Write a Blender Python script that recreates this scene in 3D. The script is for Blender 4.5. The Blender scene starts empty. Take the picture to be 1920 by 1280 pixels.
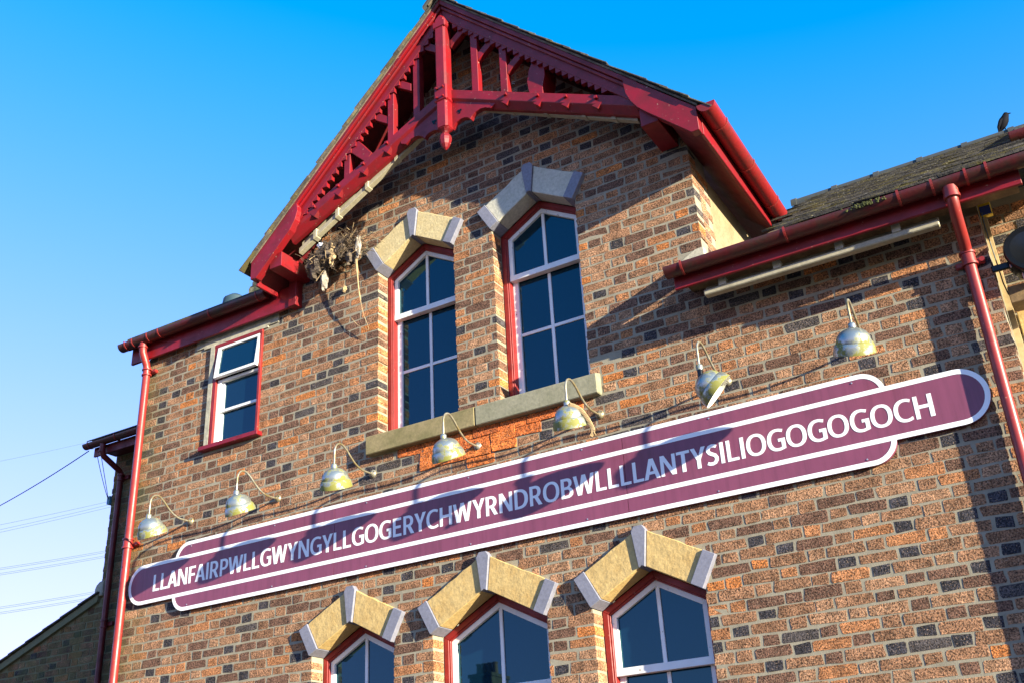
import bpy, math, random
from mathutils import Vector, Matrix, Quaternion

random.seed(7)
SC = bpy.context.scene
COL = SC.collection
R = math.radians

# ---------------------------------------------------------------- camera
cam_d = bpy.data.cameras.new('camera')
cam = bpy.data.objects.new('camera', cam_d)
COL.objects.link(cam)
ROWX = Vector((0.85676163, 0.51317492, -0.05109799))
ROWY = Vector((-0.26341501, 0.35027991, -0.89884176))
ROWZ = Vector((-0.44336445, 0.78355311, 0.43528437))
mw = Matrix.Identity(4)
for i in range(3):
    mw[i][0] = ROWX[i]; mw[i][1] = -ROWY[i]; mw[i][2] = -ROWZ[i]
mw.translation = Vector((0, -6.25, 1.6))
cam.matrix_world = mw
cam_d.sensor_width = 36
cam_d.lens = 1984.43 / 1920 * 36
cam_d.clip_start = 0.05
cam_d.clip_end = 2000
SC.camera = cam

# ---------------------------------------------------------------- sky and sun
SUN = Vector((3.55, -1.0, 0.66)).normalized()
elev = math.asin(SUN.z)
azim = math.atan2(SUN.x, SUN.y)
SKR, SKG, SKB = 1.35, 1.42, 3.8
w = bpy.data.worlds.new('World'); SC.world = w; w.use_nodes = True
nt = w.node_tree; nt.nodes.clear()
sky = nt.nodes.new('ShaderNodeTexSky'); sky.sky_type = 'NISHITA'; sky.sun_disc = False
sky.sun_elevation = elev; sky.sun_rotation = azim
sky.air_density = 1.0; sky.dust_density = 0.0; sky.ozone_density = 1.0
hs = nt.nodes.new('ShaderNodeHueSaturation'); hs.inputs['Saturation'].default_value = 1.56
bg = nt.nodes.new('ShaderNodeBackground'); bg.inputs['Strength'].default_value = 0.14
wo = nt.nodes.new('ShaderNodeOutputWorld')
# soft highlight shoulder on the whole sky: b * c / (c + a) per channel
def _vm(op, a, b_):
    v = nt.nodes.new('ShaderNodeVectorMath'); v.operation = op
    for s_, x in ((v.inputs[0], a), (v.inputs[1], b_)):
        if hasattr(x, 'is_output'): nt.links.new(x, s_)
        else: s_.default_value = x
    return v.outputs[0]
nt.links.new(sky.outputs[0], hs.inputs['Color'])
K = 0.4536
_c = _vm('MULTIPLY', hs.outputs[0], (K, K, K))
_q = _vm('DIVIDE', _c, _vm('ADD', _c, (0.35, 0.98, 2.2)))
_f = _vm('MAXIMUM', _vm('SUBTRACT', _vm('MULTIPLY', _q, (SKR / K, SKG / K, SKB / K)), (0.162 / K, 0, 0)), (0, 0, 0))
nt.links.new(_f, bg.inputs[0]); nt.links.new(bg.outputs[0], wo.inputs[0])
sl = bpy.data.lights.new('sun', 'SUN'); sl.energy = 5.0; sl.angle = R(0.5); sl.color = (1.0, 0.92, 0.70)
so = bpy.data.objects.new('sun', sl); COL.objects.link(so)
so.rotation_euler = SUN.to_track_quat('Z', 'Y').to_euler()
so.location = SUN * 60
SC.render.engine = 'CYCLES'
SC.view_settings.view_transform = 'Standard'
SC.view_settings.look = 'None'
SC.view_settings.gamma = 1
SC.view_settings.use_curve_mapping = False
SC.view_settings.exposure = 1.75

# ---------------------------------------------------------------- materials
def _mat(name):
    m = bpy.data.materials.new(name); m.use_nodes = True
    n = m.node_tree; b = n.nodes['Principled BSDF']
    return m, n, b
def _noise(n, scale, detail=3, rough=0.6, vec=None):
    t = n.nodes.new('ShaderNodeTexNoise'); t.inputs['Scale'].default_value = scale
    t.inputs['Detail'].default_value = detail; t.inputs['Roughness'].default_value = rough
    if vec is None:
        g = n.nodes.new('ShaderNodeNewGeometry'); vec = g.outputs['Position']
    n.links.new(vec, t.inputs['Vector'])
    return t
def _ramp(n, src, stops):
    r = n.nodes.new('ShaderNodeValToRGB')
    e = r.color_ramp.elements
    while len(e) < len(stops): e.new(0.5)
    for i, (p, c) in enumerate(stops):
        e[i].position = p
        e[i].color = (c, c, c, 1) if isinstance(c, (int, float)) else (*c, 1)
    n.links.new(src, r.inputs[0]); return r
def _mix(n, fac, a, b, mode='MIX'):
    m = n.nodes.new('ShaderNodeMix'); m.data_type = 'RGBA'; m.blend_type = mode
    for sock, v in ((m.inputs[0], fac), (m.inputs[6], a), (m.inputs[7], b)):
        if hasattr(v, 'is_output'): n.links.new(v, sock)
        elif isinstance(v, (int, float)): sock.default_value = v if sock == m.inputs[0] else (v, v, v, 1)
        else: sock.default_value = (*v, 1)
    return m.outputs[2]
def _bump(n, b, h, strength, dist):
    k = n.nodes.new('ShaderNodeBump'); k.inputs['Strength'].default_value = strength; k.inputs['Distance'].default_value = dist
    n.links.new(h, k.inputs['Height']); n.links.new(k.outputs[0], b.inputs['Normal']); return k

def mat_simple(name, col, rough=0.6, metal=0.0, var=0.12, scale=6, bump=0.0, bscale=60, spec=0.5, bdist=0.002):
    m, n, b = _mat(name)
    t = _noise(n, scale, 4)
    r = _ramp(n, t.outputs[0], [(0.25, 1 - var), (0.75, 1 + var)])
    c = _mix(n, 1.0, col, r.outputs[0], 'MULTIPLY')
    n.links.new(c, b.inputs['Base Color'])
    b.inputs['Roughness'].default_value = rough; b.inputs['Metallic'].default_value = metal
    b.inputs['Specular IOR Level'].default_value = spec
    if bump:
        t2 = _noise(n, bscale, 3); _bump(n, b, t2.outputs[0], bump, bdist)
    return m

def mat_brick(name, joined):
    m, n, b = _mat(name)
    if joined:
        a = n.nodes.new('ShaderNodeAttribute'); a.attribute_name = 'bc'; base = a.outputs['Color']
    else:
        a = n.nodes.new('ShaderNodeObjectInfo'); base = a.outputs['Color']
    g = n.nodes.new('ShaderNodeNewGeometry'); pos = g.outputs['Position']
    blot = _noise(n, 14, 3, 0.6, pos)
    br = _ramp(n, blot.outputs[0], [(0.3, 0.52), (0.7, 1.45)])
    c = _mix(n, 1.0, base, br.outputs[0], 'MULTIPLY')
    grain = _noise(n, 95, 2, 0.7, pos)
    dk = _ramp(n, grain.outputs[0], [(0.36, 0.2), (0.46, 0.78), (0.52, 1.12), (0.62, 1.8)])
    c = _mix(n, 1.0, c, dk.outputs[0], 'MULTIPLY')
    lt = _noise(n, 130, 1, 0.5, pos)
    lr = _ramp(n, lt.outputs[0], [(0.61, 0.0), (0.71, 0.55)])
    c = _mix(n, lr.outputs[0], c, (0.40, 0.27, 0.18))
    # green algae by the left downpipe
    sx = n.nodes.new('ShaderNodeSeparateXYZ'); n.links.new(pos, sx.inputs[0])
    mr = n.nodes.new('ShaderNodeMapRange'); n.links.new(sx.outputs[0], mr.inputs[0])
    mr.inputs[1].default_value = -7.58; mr.inputs[2].default_value = -7.15; mr.inputs[3].default_value = 0.55; mr.inputs[4].default_value = 0
    al = _noise(n, 5, 3, 0.6, pos); ar = _ramp(n, al.outputs[0], [(0.35, 0), (0.6, 1)])
    mm = n.nodes.new('ShaderNodeMath'); mm.operation = 'MULTIPLY'; n.links.new(mr.outputs[0], mm.inputs[0]); n.links.new(ar.outputs[0], mm.inputs[1])
    c = _mix(n, mm.outputs[0], c, (0.10, 0.11, 0.03))
    n.links.new(c, b.inputs['Base Color'])
    b.inputs['Roughness'].default_value = 0.9; b.inputs['Specular IOR Level'].default_value = 0.25
    _bump(n, b, grain.outputs[0], 0.75, 0.005)
    return m

def mat_mortar(name, col):
    m, n, b = _mat(name)
    g = n.nodes.new('ShaderNodeNewGeometry'); pos = g.outputs['Position']
    t = _noise(n, 9, 5, 0.7, pos)
    r = _ramp(n, t.outputs[0], [(0.3, tuple(v * 0.68 for v in col)), (0.7, tuple(v * 1.12 for v in col))])
    sx = n.nodes.new('ShaderNodeSeparateXYZ'); n.links.new(pos, sx.inputs[0])
    mr = n.nodes.new('ShaderNodeMapRange'); n.links.new(sx.outputs[0], mr.inputs[0])
    mr.inputs[1].default_value = -7.58; mr.inputs[2].default_value = -7.2; mr.inputs[3].default_value = 0.6; mr.inputs[4].default_value = 0
    c = _mix(n, mr.outputs[0], r.outputs[0], (0.16, 0.15, 0.04))
    n.links.new(c, b.inputs['Base Color']); b.inputs['Roughness'].default_value = 0.95
    t2 = _noise(n, 120, 3, 0.6, pos); _bump(n, b, t2.outputs[0], 0.4, 0.003)
    return m

def mat_paint(name, col, rough=0.35, chips=(0.34, 0.20, 0.15), chip=0.665, dirt=0.42, streak=True):
    m, n, b = _mat(name)
    g = n.nodes.new('ShaderNodeNewGeometry'); pos = g.outputs['Position']
    t = _noise(n, 7, 5, 0.65, pos)
    r = _ramp(n, t.outputs[0], [(0.3, 1 - dirt), (0.65, 1.06)])
    c = _mix(n, 1.0, col, r.outputs[0], 'MULTIPLY')
    ch = _noise(n, 38, 4, 0.7, pos)
    cr = _ramp(n, ch.outputs[0], [(chip, 0), (chip + 0.03, 1)])
    c = _mix(n, cr.outputs[0], c, chips)
    n.links.new(c, b.inputs['Base Color'])
    rr = _ramp(n, t.outputs[0], [(0.3, min(1, rough + 0.25)), (0.7, rough)])
    n.links.new(rr.outputs[0], b.inputs['Roughness'])
    b2 = _noise(n, 55, 3, 0.6, pos); _bump(n, b, b2.outputs[0], 0.12, 0.003)
    return m

def mat_stained(name, col, stain, s_scale=7, lo=0.45, hi=0.6, rough=0.7, bump=0.5, bscale=70, metal=0.0, bdist=0.003):
    m, n, b = _mat(name)
    g = n.nodes.new('ShaderNodeNewGeometry'); pos = g.outputs['Position']
    t = _noise(n, s_scale, 5, 0.7, pos)
    r = _ramp(n, t.outputs[0], [(lo, 0), (hi, 1)])
    c = _mix(n, r.outputs[0], col, stain)
    f = _noise(n, 45, 4, 0.7, pos); fr = _ramp(n, f.outputs[0], [(0.3, 0.78), (0.7, 1.15)])
    c = _mix(n, 1.0, c, fr.outputs[0], 'MULTIPLY')
    n.links.new(c, b.inputs['Base Color']); b.inputs['Roughness'].default_value = rough
    b.inputs['Metallic'].default_value = metal
    k = _noise(n, bscale, 4, 0.7, pos); _bump(n, b, k.outputs[0], bump, bdist)
    return m

def mat_lamp():
    m, n, b = _mat('weathered_silver_lamp')
    tc = n.nodes.new('ShaderNodeTexCoord'); o = tc.outputs['Object']
    g = n.nodes.new('ShaderNodeNewGeometry')
    t = _noise(n, 14, 5, 0.7, g.outputs['Position'])
    sx = n.nodes.new('ShaderNodeSeparateXYZ'); n.links.new(o, sx.inputs[0])
    # algae thicker towards the rim and on the side away from the weather
    mr = n.nodes.new('ShaderNodeMapRange'); n.links.new(sx.outputs[2], mr.inputs[0])
    mr.inputs[1].default_value = -0.22; mr.inputs[2].default_value = -0.02; mr.inputs[3].default_value = 0.17; mr.inputs[4].default_value = -0.02
    ad = n.nodes.new('ShaderNodeMath'); ad.operation = 'ADD'; n.links.new(t.outputs[0], ad.inputs[0]); n.links.new(mr.outputs[0], ad.inputs[1])
    r = _ramp(n, ad.outputs[0], [(0.49, 0), (0.60, 1)])
    c = _mix(n, r.outputs[0], (0.33, 0.36, 0.35), (0.17, 0.165, 0.03))
    n.links.new(c, b.inputs['Base Color'])
    mt = _ramp(n, r.outputs[0], [(0, 0.75), (1, 0.0)]); n.links.new(mt.outputs[0], b.inputs['Metallic'])
    rr = _ramp(n, r.outputs[0], [(0, 0.36), (1, 0.7)]); n.links.new(rr.outputs[0], b.inputs['Roughness'])
    k = _noise(n, 60, 3, 0.6, g.outputs['Position']); _bump(n, b, k.outputs[0], 0.15, 0.003)
    return m

def mat_glass():
    m, n, b = _mat('window_glass')
    b.inputs['Base Color'].default_value = (0.002, 0.012, 0.026, 1)
    b.inputs['Specular Tint'].default_value = (0.28, 0.80, 1.0, 1)
    b.inputs['Roughness'].default_value = 0.015
    b.inputs['IOR'].default_value = 1.68
    b.inputs['Specular IOR Level'].default_value = 0.5
    k = _noise(n, 1.6, 1, 0.4); _bump(n, b, k.outputs[0], 0.06, 0.02)
    return m

def mat_sign():
    m, n, b = _mat('maroon_sign_paint')
    g = n.nodes.new('ShaderNodeNewGeometry'); pos = g.outputs['Position']
    mp = n.nodes.new('ShaderNodeMapping'); mp.inputs['Scale'].default_value = (22, 1, 1.6); n.links.new(pos, mp.inputs['Vector'])
    st = _noise(n, 1.0, 4, 0.7, mp.outputs[0]); sr = _ramp(n, st.outputs[0], [(0.30, 0.80), (0.52, 1.0), (0.75, 1.10)])
    c = _mix(n, 1.0, (0.195, 0.048, 0.090), sr.outputs[0], 'MULTIPLY')
    d = _noise(n, 2.2, 4, 0.6, pos); dr = _ramp(n, d.outputs[0], [(0.3, 0.9), (0.7, 1.08)])
    c = _mix(n, 1.0, c, dr.outputs[0], 'MULTIPLY')
    n.links.new(c, b.inputs['Base Color']); b.inputs['Roughness'].default_value = 0.45
    return m

def mat_slate(name):
    m, n, b = _mat(name)
    g = n.nodes.new('ShaderNodeNewGeometry'); pos = g.outputs['Position']
    oi = n.nodes.new('ShaderNodeObjectInfo')
    t = _noise(n, 9, 5, 0.75, pos)
    r = _ramp(n, t.outputs[0], [(0.3, (0.022, 0.021, 0.020)), (0.55, (0.075, 0.066, 0.057)), (0.74, (0.26, 0.24, 0.21))])
    mo = _noise(n, 4.5, 5, 0.75, pos)
    mr = _ramp(n, mo.outputs[0], [(0.5, 0), (0.6, 0.9)])
    c = _mix(n, mr.outputs[0], r.outputs[0], (0.10, 0.082, 0.018))
    v = n.nodes.new('ShaderNodeMapRange'); n.links.new(oi.outputs['Random'], v.inputs[0]); v.inputs[3].default_value = 0.65; v.inputs[4].default_value = 1.3
    c = _mix(n, 1.0, c, v.outputs[0], 'MULTIPLY')
    n.links.new(c, b.inputs['Base Color']); b.inputs['Roughness'].default_value = 0.8
    k = _noise(n, 40, 4, 0.7, pos); _bump(n, b, k.outputs[0], 0.8, 0.006)
    return m

def mat_whitewood():
    m, n, b = _mat('white_window_paint')
    g = n.nodes.new('ShaderNodeNewGeometry'); pos = g.outputs['Position']
    t = _noise(n, 24, 4, 0.7, pos)
    r = _ramp(n, t.outputs[0], [(0.64, 0), (0.69, 1)])
    c = _mix(n, r.outputs[0], (0.78, 0.78, 0.76), (0.33, 0.25, 0.17))
    f = _noise(n, 6, 3, 0.6, pos); fr = _ramp(n, f.outputs[0], [(0.3, 0.86), (0.7, 1.03)])
    c = _mix(n, 1.0, c, fr.outputs[0], 'MULTIPLY')
    n.links.new(c, b.inputs['Base Color']); b.inputs['Roughness'].default_value = 0.5
    _bump(n, b, t.outputs[0], 0.2, 0.003)
    return m

M = dict(
    brick1=mat_brick('brick_single', False), brickn=mat_brick('brick_joined', True),
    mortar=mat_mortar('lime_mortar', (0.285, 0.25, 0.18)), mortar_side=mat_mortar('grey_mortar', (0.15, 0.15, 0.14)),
    red=mat_paint('red_gloss_paint', (0.205, 0.004, 0.008), 0.34),
    redold=mat_paint('weathered_red_paint', (0.13, 0.007, 0.010), 0.38, (0.16, 0.10, 0.06), 0.66, 0.5),
    redpipe=mat_paint('faded_red_pipe_paint', (0.235, 0.020, 0.016), 0.30, (0.35, 0.16, 0.10), 0.68, 0.25),
    redwin=mat_paint('red_window_paint', (0.24, 0.012, 0.010), 0.4),
    redgut=mat_stained('brighter_red_gutter', (0.20, 0.008, 0.008), (0.10, 0.018, 0.012), 5, 0.5, 0.75, 0.4, 0.3, 50),  # brighter, less stained version of the gutter red
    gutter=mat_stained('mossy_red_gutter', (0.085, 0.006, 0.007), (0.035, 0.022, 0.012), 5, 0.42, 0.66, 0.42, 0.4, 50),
    white=mat_whitewood(), glass=mat_glass(),
    ochre=mat_stained('ochre_painted_stone', (0.52, 0.36, 0.14), (0.45, 0.28, 0.09), 9, 0.45, 0.75, 0.8, 0.55, 20, 0, 0.010),
    cream=mat_stained('cream_painted_stone', (0.56, 0.45, 0.235), (0.50, 0.38, 0.18), 12, 0.4, 0.7, 0.8, 0.6, 60, 0, 0.006),
    pale=mat_stained('pale_painted_stone', (0.50, 0.47, 0.38), (0.44, 0.42, 0.33), 12, 0.4, 0.7, 0.8, 0.6, 60, 0, 0.006),
    greystone=mat_stained('lilac_grey_painted_stone', (0.20, 0.20, 0.25), (0.165, 0.165, 0.205), 10, 0.4, 0.7, 0.6, 0.25, 80),
    sill=mat_stained('weathered_sandstone_sill', (0.27, 0.21, 0.10), (0.18, 0.15, 0.06), 6, 0.4, 0.65, 0.85, 0.5, 80),
    sillg=mat_stained('greyer_sandstone_sill', (0.27, 0.25, 0.17), (0.20, 0.19, 0.12), 6, 0.4, 0.65, 0.85, 0.5, 80),
    concrete=mat_stained('concrete', (0.42, 0.38, 0.28), (0.27, 0.25, 0.19), 8, 0.45, 0.65, 0.9, 0.4, 60),
    render=mat_stained('cream_render', (0.26, 0.205, 0.115), (0.20, 0.14, 0.07), 4, 0.45, 0.7, 0.9, 0.35, 60),
    maroon=mat_sign(),
    signwhite=mat_simple('white_sign_vinyl', (0.82, 0.82, 0.83), 0.45, 0, 0.03, 4),
    signedge=mat_simple('dark_sign_edge', (0.09, 0.012, 0.02), 0.5),
    lamp=mat_lamp(), lampin=mat_simple('white_enamel', (0.75, 0.74, 0.66), 0.5),
    pole=mat_stained('galvanised_pole', (0.36, 0.35, 0.30), (0.26, 0.20, 0.09), 10, 0.4, 0.6, 0.42, 0.1, 60, 0.6),
    black=mat_simple('black_plastic', (0.004, 0.005, 0.007), 0.25, 0, 0.2, 12, 0, 60, 0.3),
    metal=mat_simple('bare_metal', (0.55, 0.55, 0.53), 0.4, 0.8),
    slate=mat_slate('mossy_slate'), verge=mat_stained('verge_mortar', (0.20, 0.145, 0.10), (0.09, 0.08, 0.055), 9, 0.42, 0.6, 0.9, 0.7, 50),
    ridge=mat_stained('grey_ridge_tile', (0.045, 0.05, 0.05), (0.05, 0.048, 0.022), 9, 0.5, 0.65, 0.8, 0.5, 50),
    ply=mat_stained('cream_trunking', (0.36, 0.32, 0.22), (0.28, 0.24, 0.15), 6, 0.5, 0.75, 0.55, 0.1, 60),
    timber=mat_stained('weathered_timber', (0.22, 0.14, 0.06), (0.12, 0.07, 0.03), 9, 0.4, 0.6, 0.8, 0.4, 50),
    twig=mat_simple('dry_twigs', (0.07, 0.045, 0.028), 0.9, 0, 0.6, 30), straw=mat_simple('pale_straw', (0.36, 0.25, 0.13), 0.9, 0, 0.4, 25),
    rag=mat_simple('grey_feather_and_rag', (0.28, 0.24, 0.20), 0.95, 0, 0.5, 22, 0.8, 60, 0.5, 0.01),
    fluff=mat_simple('dark_fluff', (0.10, 0.075, 0.055), 0.95, 0, 0.6, 22, 0.9, 60, 0.5, 0.01),
    feather=mat_simple('black_feathers', (0.004, 0.0045, 0.008), 0.8, 0, 0.3, 60, 0, 60, 0.12),
    yellow=mat_simple('yellow_plastic', (0.75, 0.48, 0.02), 0.4), bluep=mat_simple('blue_plastic', (0.03, 0.06, 0.25), 0.4),
    bluebox=mat_simple('pale_blue_box', (0.06, 0.20, 0.28), 0.6), slateblue=mat_simple('dark_lead', (0.02, 0.045, 0.06), 0.7), cable=mat_simple('cable_sheath', (0.05, 0.06, 0.06), 0.6),
    wirefar=mat_simple('power_line', (0.05, 0.08, 0.10), 0.8), asphalt=mat_simple('asphalt', (0.05, 0.05, 0.05), 0.9, 0, 0.2, 2, 0.3),
    tan=mat_simple('tan_conduit', (0.50, 0.36, 0.18), 0.8, 0, 0.25, 20), pot=mat_simple('clay_pot', (0.35, 0.17, 0.07), 0.8),
)

# ---------------------------------------------------------------- mesh helpers
class MB:
    def __init__(s): s.v = []; s.f = []; s.c = []
    def add(s, vs, fs, c=None):
        o = len(s.v); s.v += [tuple(p) for p in vs]; s.f += [tuple(i + o for i in f) for f in fs]
        if c is not None: s.c += [c] * len(vs)
        return s
    def box(s, x0, x1, y0, y1, z0, z1, c=None):
        vs = [(x, y, z) for x in (x0, x1) for y in (y0, y1) for z in (z0, z1)]
        return s.add(vs, [(0, 1, 3, 2), (4, 6, 7, 5), (0, 4, 5, 1), (2, 3, 7, 6), (0, 2, 6, 4), (1, 5, 7, 3)], c)
    def prism(s, poly, y0, y1):                      # polygon in XZ, extruded along Y
        n = len(poly); a = sum(poly[i][0] * poly[(i + 1) % n][1] - poly[(i + 1) % n][0] * poly[i][1] for i in range(n))
        if a < 0: poly = poly[::-1]
        vs = [(x, y0, z) for x, z in poly] + [(x, y1, z) for x, z in poly]
        fs = [tuple(range(n)), tuple(range(2 * n - 1, n - 1, -1))] + [(i, i + n, (i + 1) % n + n, (i + 1) % n) for i in range(n)]
        return s.add(vs, fs)
    def prismx(s, poly, x0, x1):                     # polygon in YZ, extruded along X
        n = len(poly); vs = [(x0, y, z) for y, z in poly] + [(x1, y, z) for y, z in poly]
        fs = [tuple(range(n - 1, -1, -1)), tuple(range(n, 2 * n))] + [(i, (i + 1) % n, (i + 1) % n + n, i + n) for i in range(n)]
        return s.add(vs, fs)
    def sweep(s, rings, cap=True):                   # rings: lists of points of equal count
        n = len(rings[0]); vs = [p for r in rings for p in r]; fs = []
        for k in range(len(rings) - 1):
            for i in range(n):
                j = (i + 1) % n; fs.append((k * n + i, k * n + j, (k + 1) * n + j, (k + 1) * n + i))
        if cap: fs.append(tuple(range(n - 1, -1, -1))); fs.append(tuple(range((len(rings) - 1) * n, len(rings) * n)))
        return s.add(vs, fs)
    def tube(s, pts, r, n=10, cap=True):
        pts = [Vector(p) for p in pts]; rr = r if isinstance(r, (list, tuple)) else [r] * len(pts)
        rings = []; up = None
        for i, p in enumerate(pts):
            t = (pts[min(i + 1, len(pts) - 1)] - pts[max(i - 1, 0)]).normalized()
            if up is None:
                up = Vector((0, 0, 1)) if abs(t.z) < 0.9 else Vector((1, 0, 0))
            a = t.cross(up).normalized(); b2 = a.cross(t).normalized(); up = b2
            rings.append([p + a * (rr[i] * math.cos(2 * math.pi * k / n)) + b2 * (rr[i] * math.sin(2 * math.pi * k / n)) for k in range(n)])
        return s.sweep(rings, cap)
    def lathe(s, prof, mat=Matrix.Identity(4), n=24, cap=False):   # prof (r,z)
        rings = [[mat @ Vector((r * math.cos(2 * math.pi * k / n), r * math.sin(2 * math.pi * k / n), z)) for k in range(n)] for r, z in prof]
        return s.sweep(rings, cap)
    def build(s, name, m, parent=None, smooth=False, bevel=0.0, origin=None):
        me = bpy.data.meshes.new(name); me.from_pydata(s.v, [], s.f); me.validate(); me.update()
        if s.c and len(s.c) == len(s.v):
            at = me.attributes.new('bc', 'FLOAT_COLOR', 'POINT')
            for i, c in enumerate(s.c): at.data[i].color = (*c, 1)
        me.materials.append(m if not isinstance(m, str) else M[m])
        if smooth:
            for p in me.polygons: p.use_smooth = True
            me.set_sharp_from_angle(angle=R(38))
        o = bpy.data.objects.new(name, me); COL.objects.link(o)
        if parent: o.parent = parent
        if bevel:
            b = o.modifiers.new('b', 'BEVEL'); b.width = bevel; b.segments = 1; b.limit_method = 'ANGLE'; b.angle_limit = R(40)
        return o
def fixn(o):
    return o
def empty(name, loc=(0, 0, 0)):
    o = bpy.data.objects.new(name, None); COL.objects.link(o); o.location = loc; o.empty_display_size = 0.1
    return o
def root(name, label, cat, group=None):
    o = empty(name); o['label'] = label; o['category'] = cat
    if group: o['group'] = group
    return o
def tag(o, label, cat, group=None):
    o['label'] = label; o['category'] = cat
    if group: o['group'] = group
    return o
def structure(o): o['kind'] = 'structure'; return o
def arc(cx, cy, r, a0, a1, n, ry=None):
    ry = r if ry is None else ry
    return [(cx + r * math.cos(R(a0 + (a1 - a0) * i / n)), cy + ry * math.sin(R(a0 + (a1 - a0) * i / n))) for i in range(n + 1)]

# ---------------------------------------------------------------- setting
g = MB().add([(-900, -900, 0), (900, -900, 0), (900, 900, 0), (-900, 900, 0)], [(0, 1, 2, 3)]).build('ground', 'asphalt'); structure(g)

HALL = root('station_building', 'brown brick station building with red gabled roof trim and arched sash windows', 'building')

XC = -3.845
XL, XR = -7.55, -0.226
GL, GR = -5.73, -1.965          # gable wall sides
CH, PH = 0.0735, 0.348          # course height, bond period
ZB = 3.389                      # centre of a reference course
XH = -1.908                     # centre of a header in that course

# openings: xl, xr, sill z, spring z, apex z
OPEN = [dict(n='upper', xl=-4.795, xr=-4.035, zb=4.60, zs=6.09, za=6.305),
        dict(n='upper', xl=-3.660, xr=-2.915, zb=4.60, zs=6.09, za=6.305),
        dict(n='lower', xl=-5.400, xr=-4.645, zb=0.95, zs=3.005, za=3.205),
        dict(n='lower', xl=-4.303, xr=-3.392, zb=0.95, zs=3.010, za=3.255),
        dict(n='lower', xl=-3.045, xr=-2.270, zb=0.95, zs=3.005, za=3.215)]
SMALL = dict(xl=-6.69, xr=-6.075, zb=4.955, zt=5.93)
PT = 0.225                      # depth of the arch stones across the slope

def arch_excl(o, z):
    """half-open x interval that bricks leave free at height z"""
    if z < o['zb']: return None
    if z < o['zs']: return (o['xl'], o['xr'])
    xc = (o['xl'] + o['xr']) / 2; hw = xc - o['xl']
    rise = o['za'] - o['zs']; L = math.hypot(hw, rise)
    nx, nz = rise / L * PT, hw / L * PT
    dz = z - o['zs']; i = 0.004
    if dz < nz: d = hw + nx * dz / nz
    else:
        top = rise + PT * L / hw
        if dz >= top: return None
        d = (hw + nx) * (1 - (dz - nz) / (top - nz))
    return (xc - d + i, xc + d - i)

def excl(z):
    out = []
    for o in OPEN:
        e = arch_excl(o, z)
        if e: out.append((*e, z < o['zs']))
    if SMALL['zb'] - 0.03 < z < SMALL['zt']: out.append((SMALL['xl'] - 0.035, SMALL['xr'], True))
    if SMALL['zt'] <= z: out.append((-6.93 if z > 5.95 else -6.80, -5.90 if z > 5.95 else -6.02, False)) if z < 6.03 else None
    if 4.445 < z < 4.60: out.append((-4.86, -2.83, False))
    if 5.19 < z < 5.33: out.append((-2.15, -1.96, False))
    return out
ORANGE = [(4.37, 4.445, -4.605, -2.985), (4.297, 4.37, -4.395, -3.337), (4.222, 4.297, -4.395, -3.54), (4.15, 4.222, -3.98, -3.735)]

BR = []   # bricks: dict
def shade_of(kind, typ=None):
    u = random.random()
    if typ == 'orange': b = random.choice([(0.46, 0.115, 0.028), (0.42, 0.10, 0.026), (0.48, 0.13, 0.03)])
    elif kind == 'header' and u < 0.21: b = (0.034, 0.031, 0.036)
    elif kind == 'stretcher' and u < 0.05: b = (0.055, 0.046, 0.044)
    elif u < 0.45: b = (0.215, 0.108, 0.057)
    elif u < 0.68: b = (0.115, 0.059, 0.038)
    elif u < 0.88: b = (0.275, 0.146, 0.079)
    elif u < 0.975: b = (0.30, 0.126, 0.052)
    else: b = (0.36, 0.125, 0.035)
    k = random.uniform(0.86, 1.16)
    return tuple(v * k for v in b)

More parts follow.
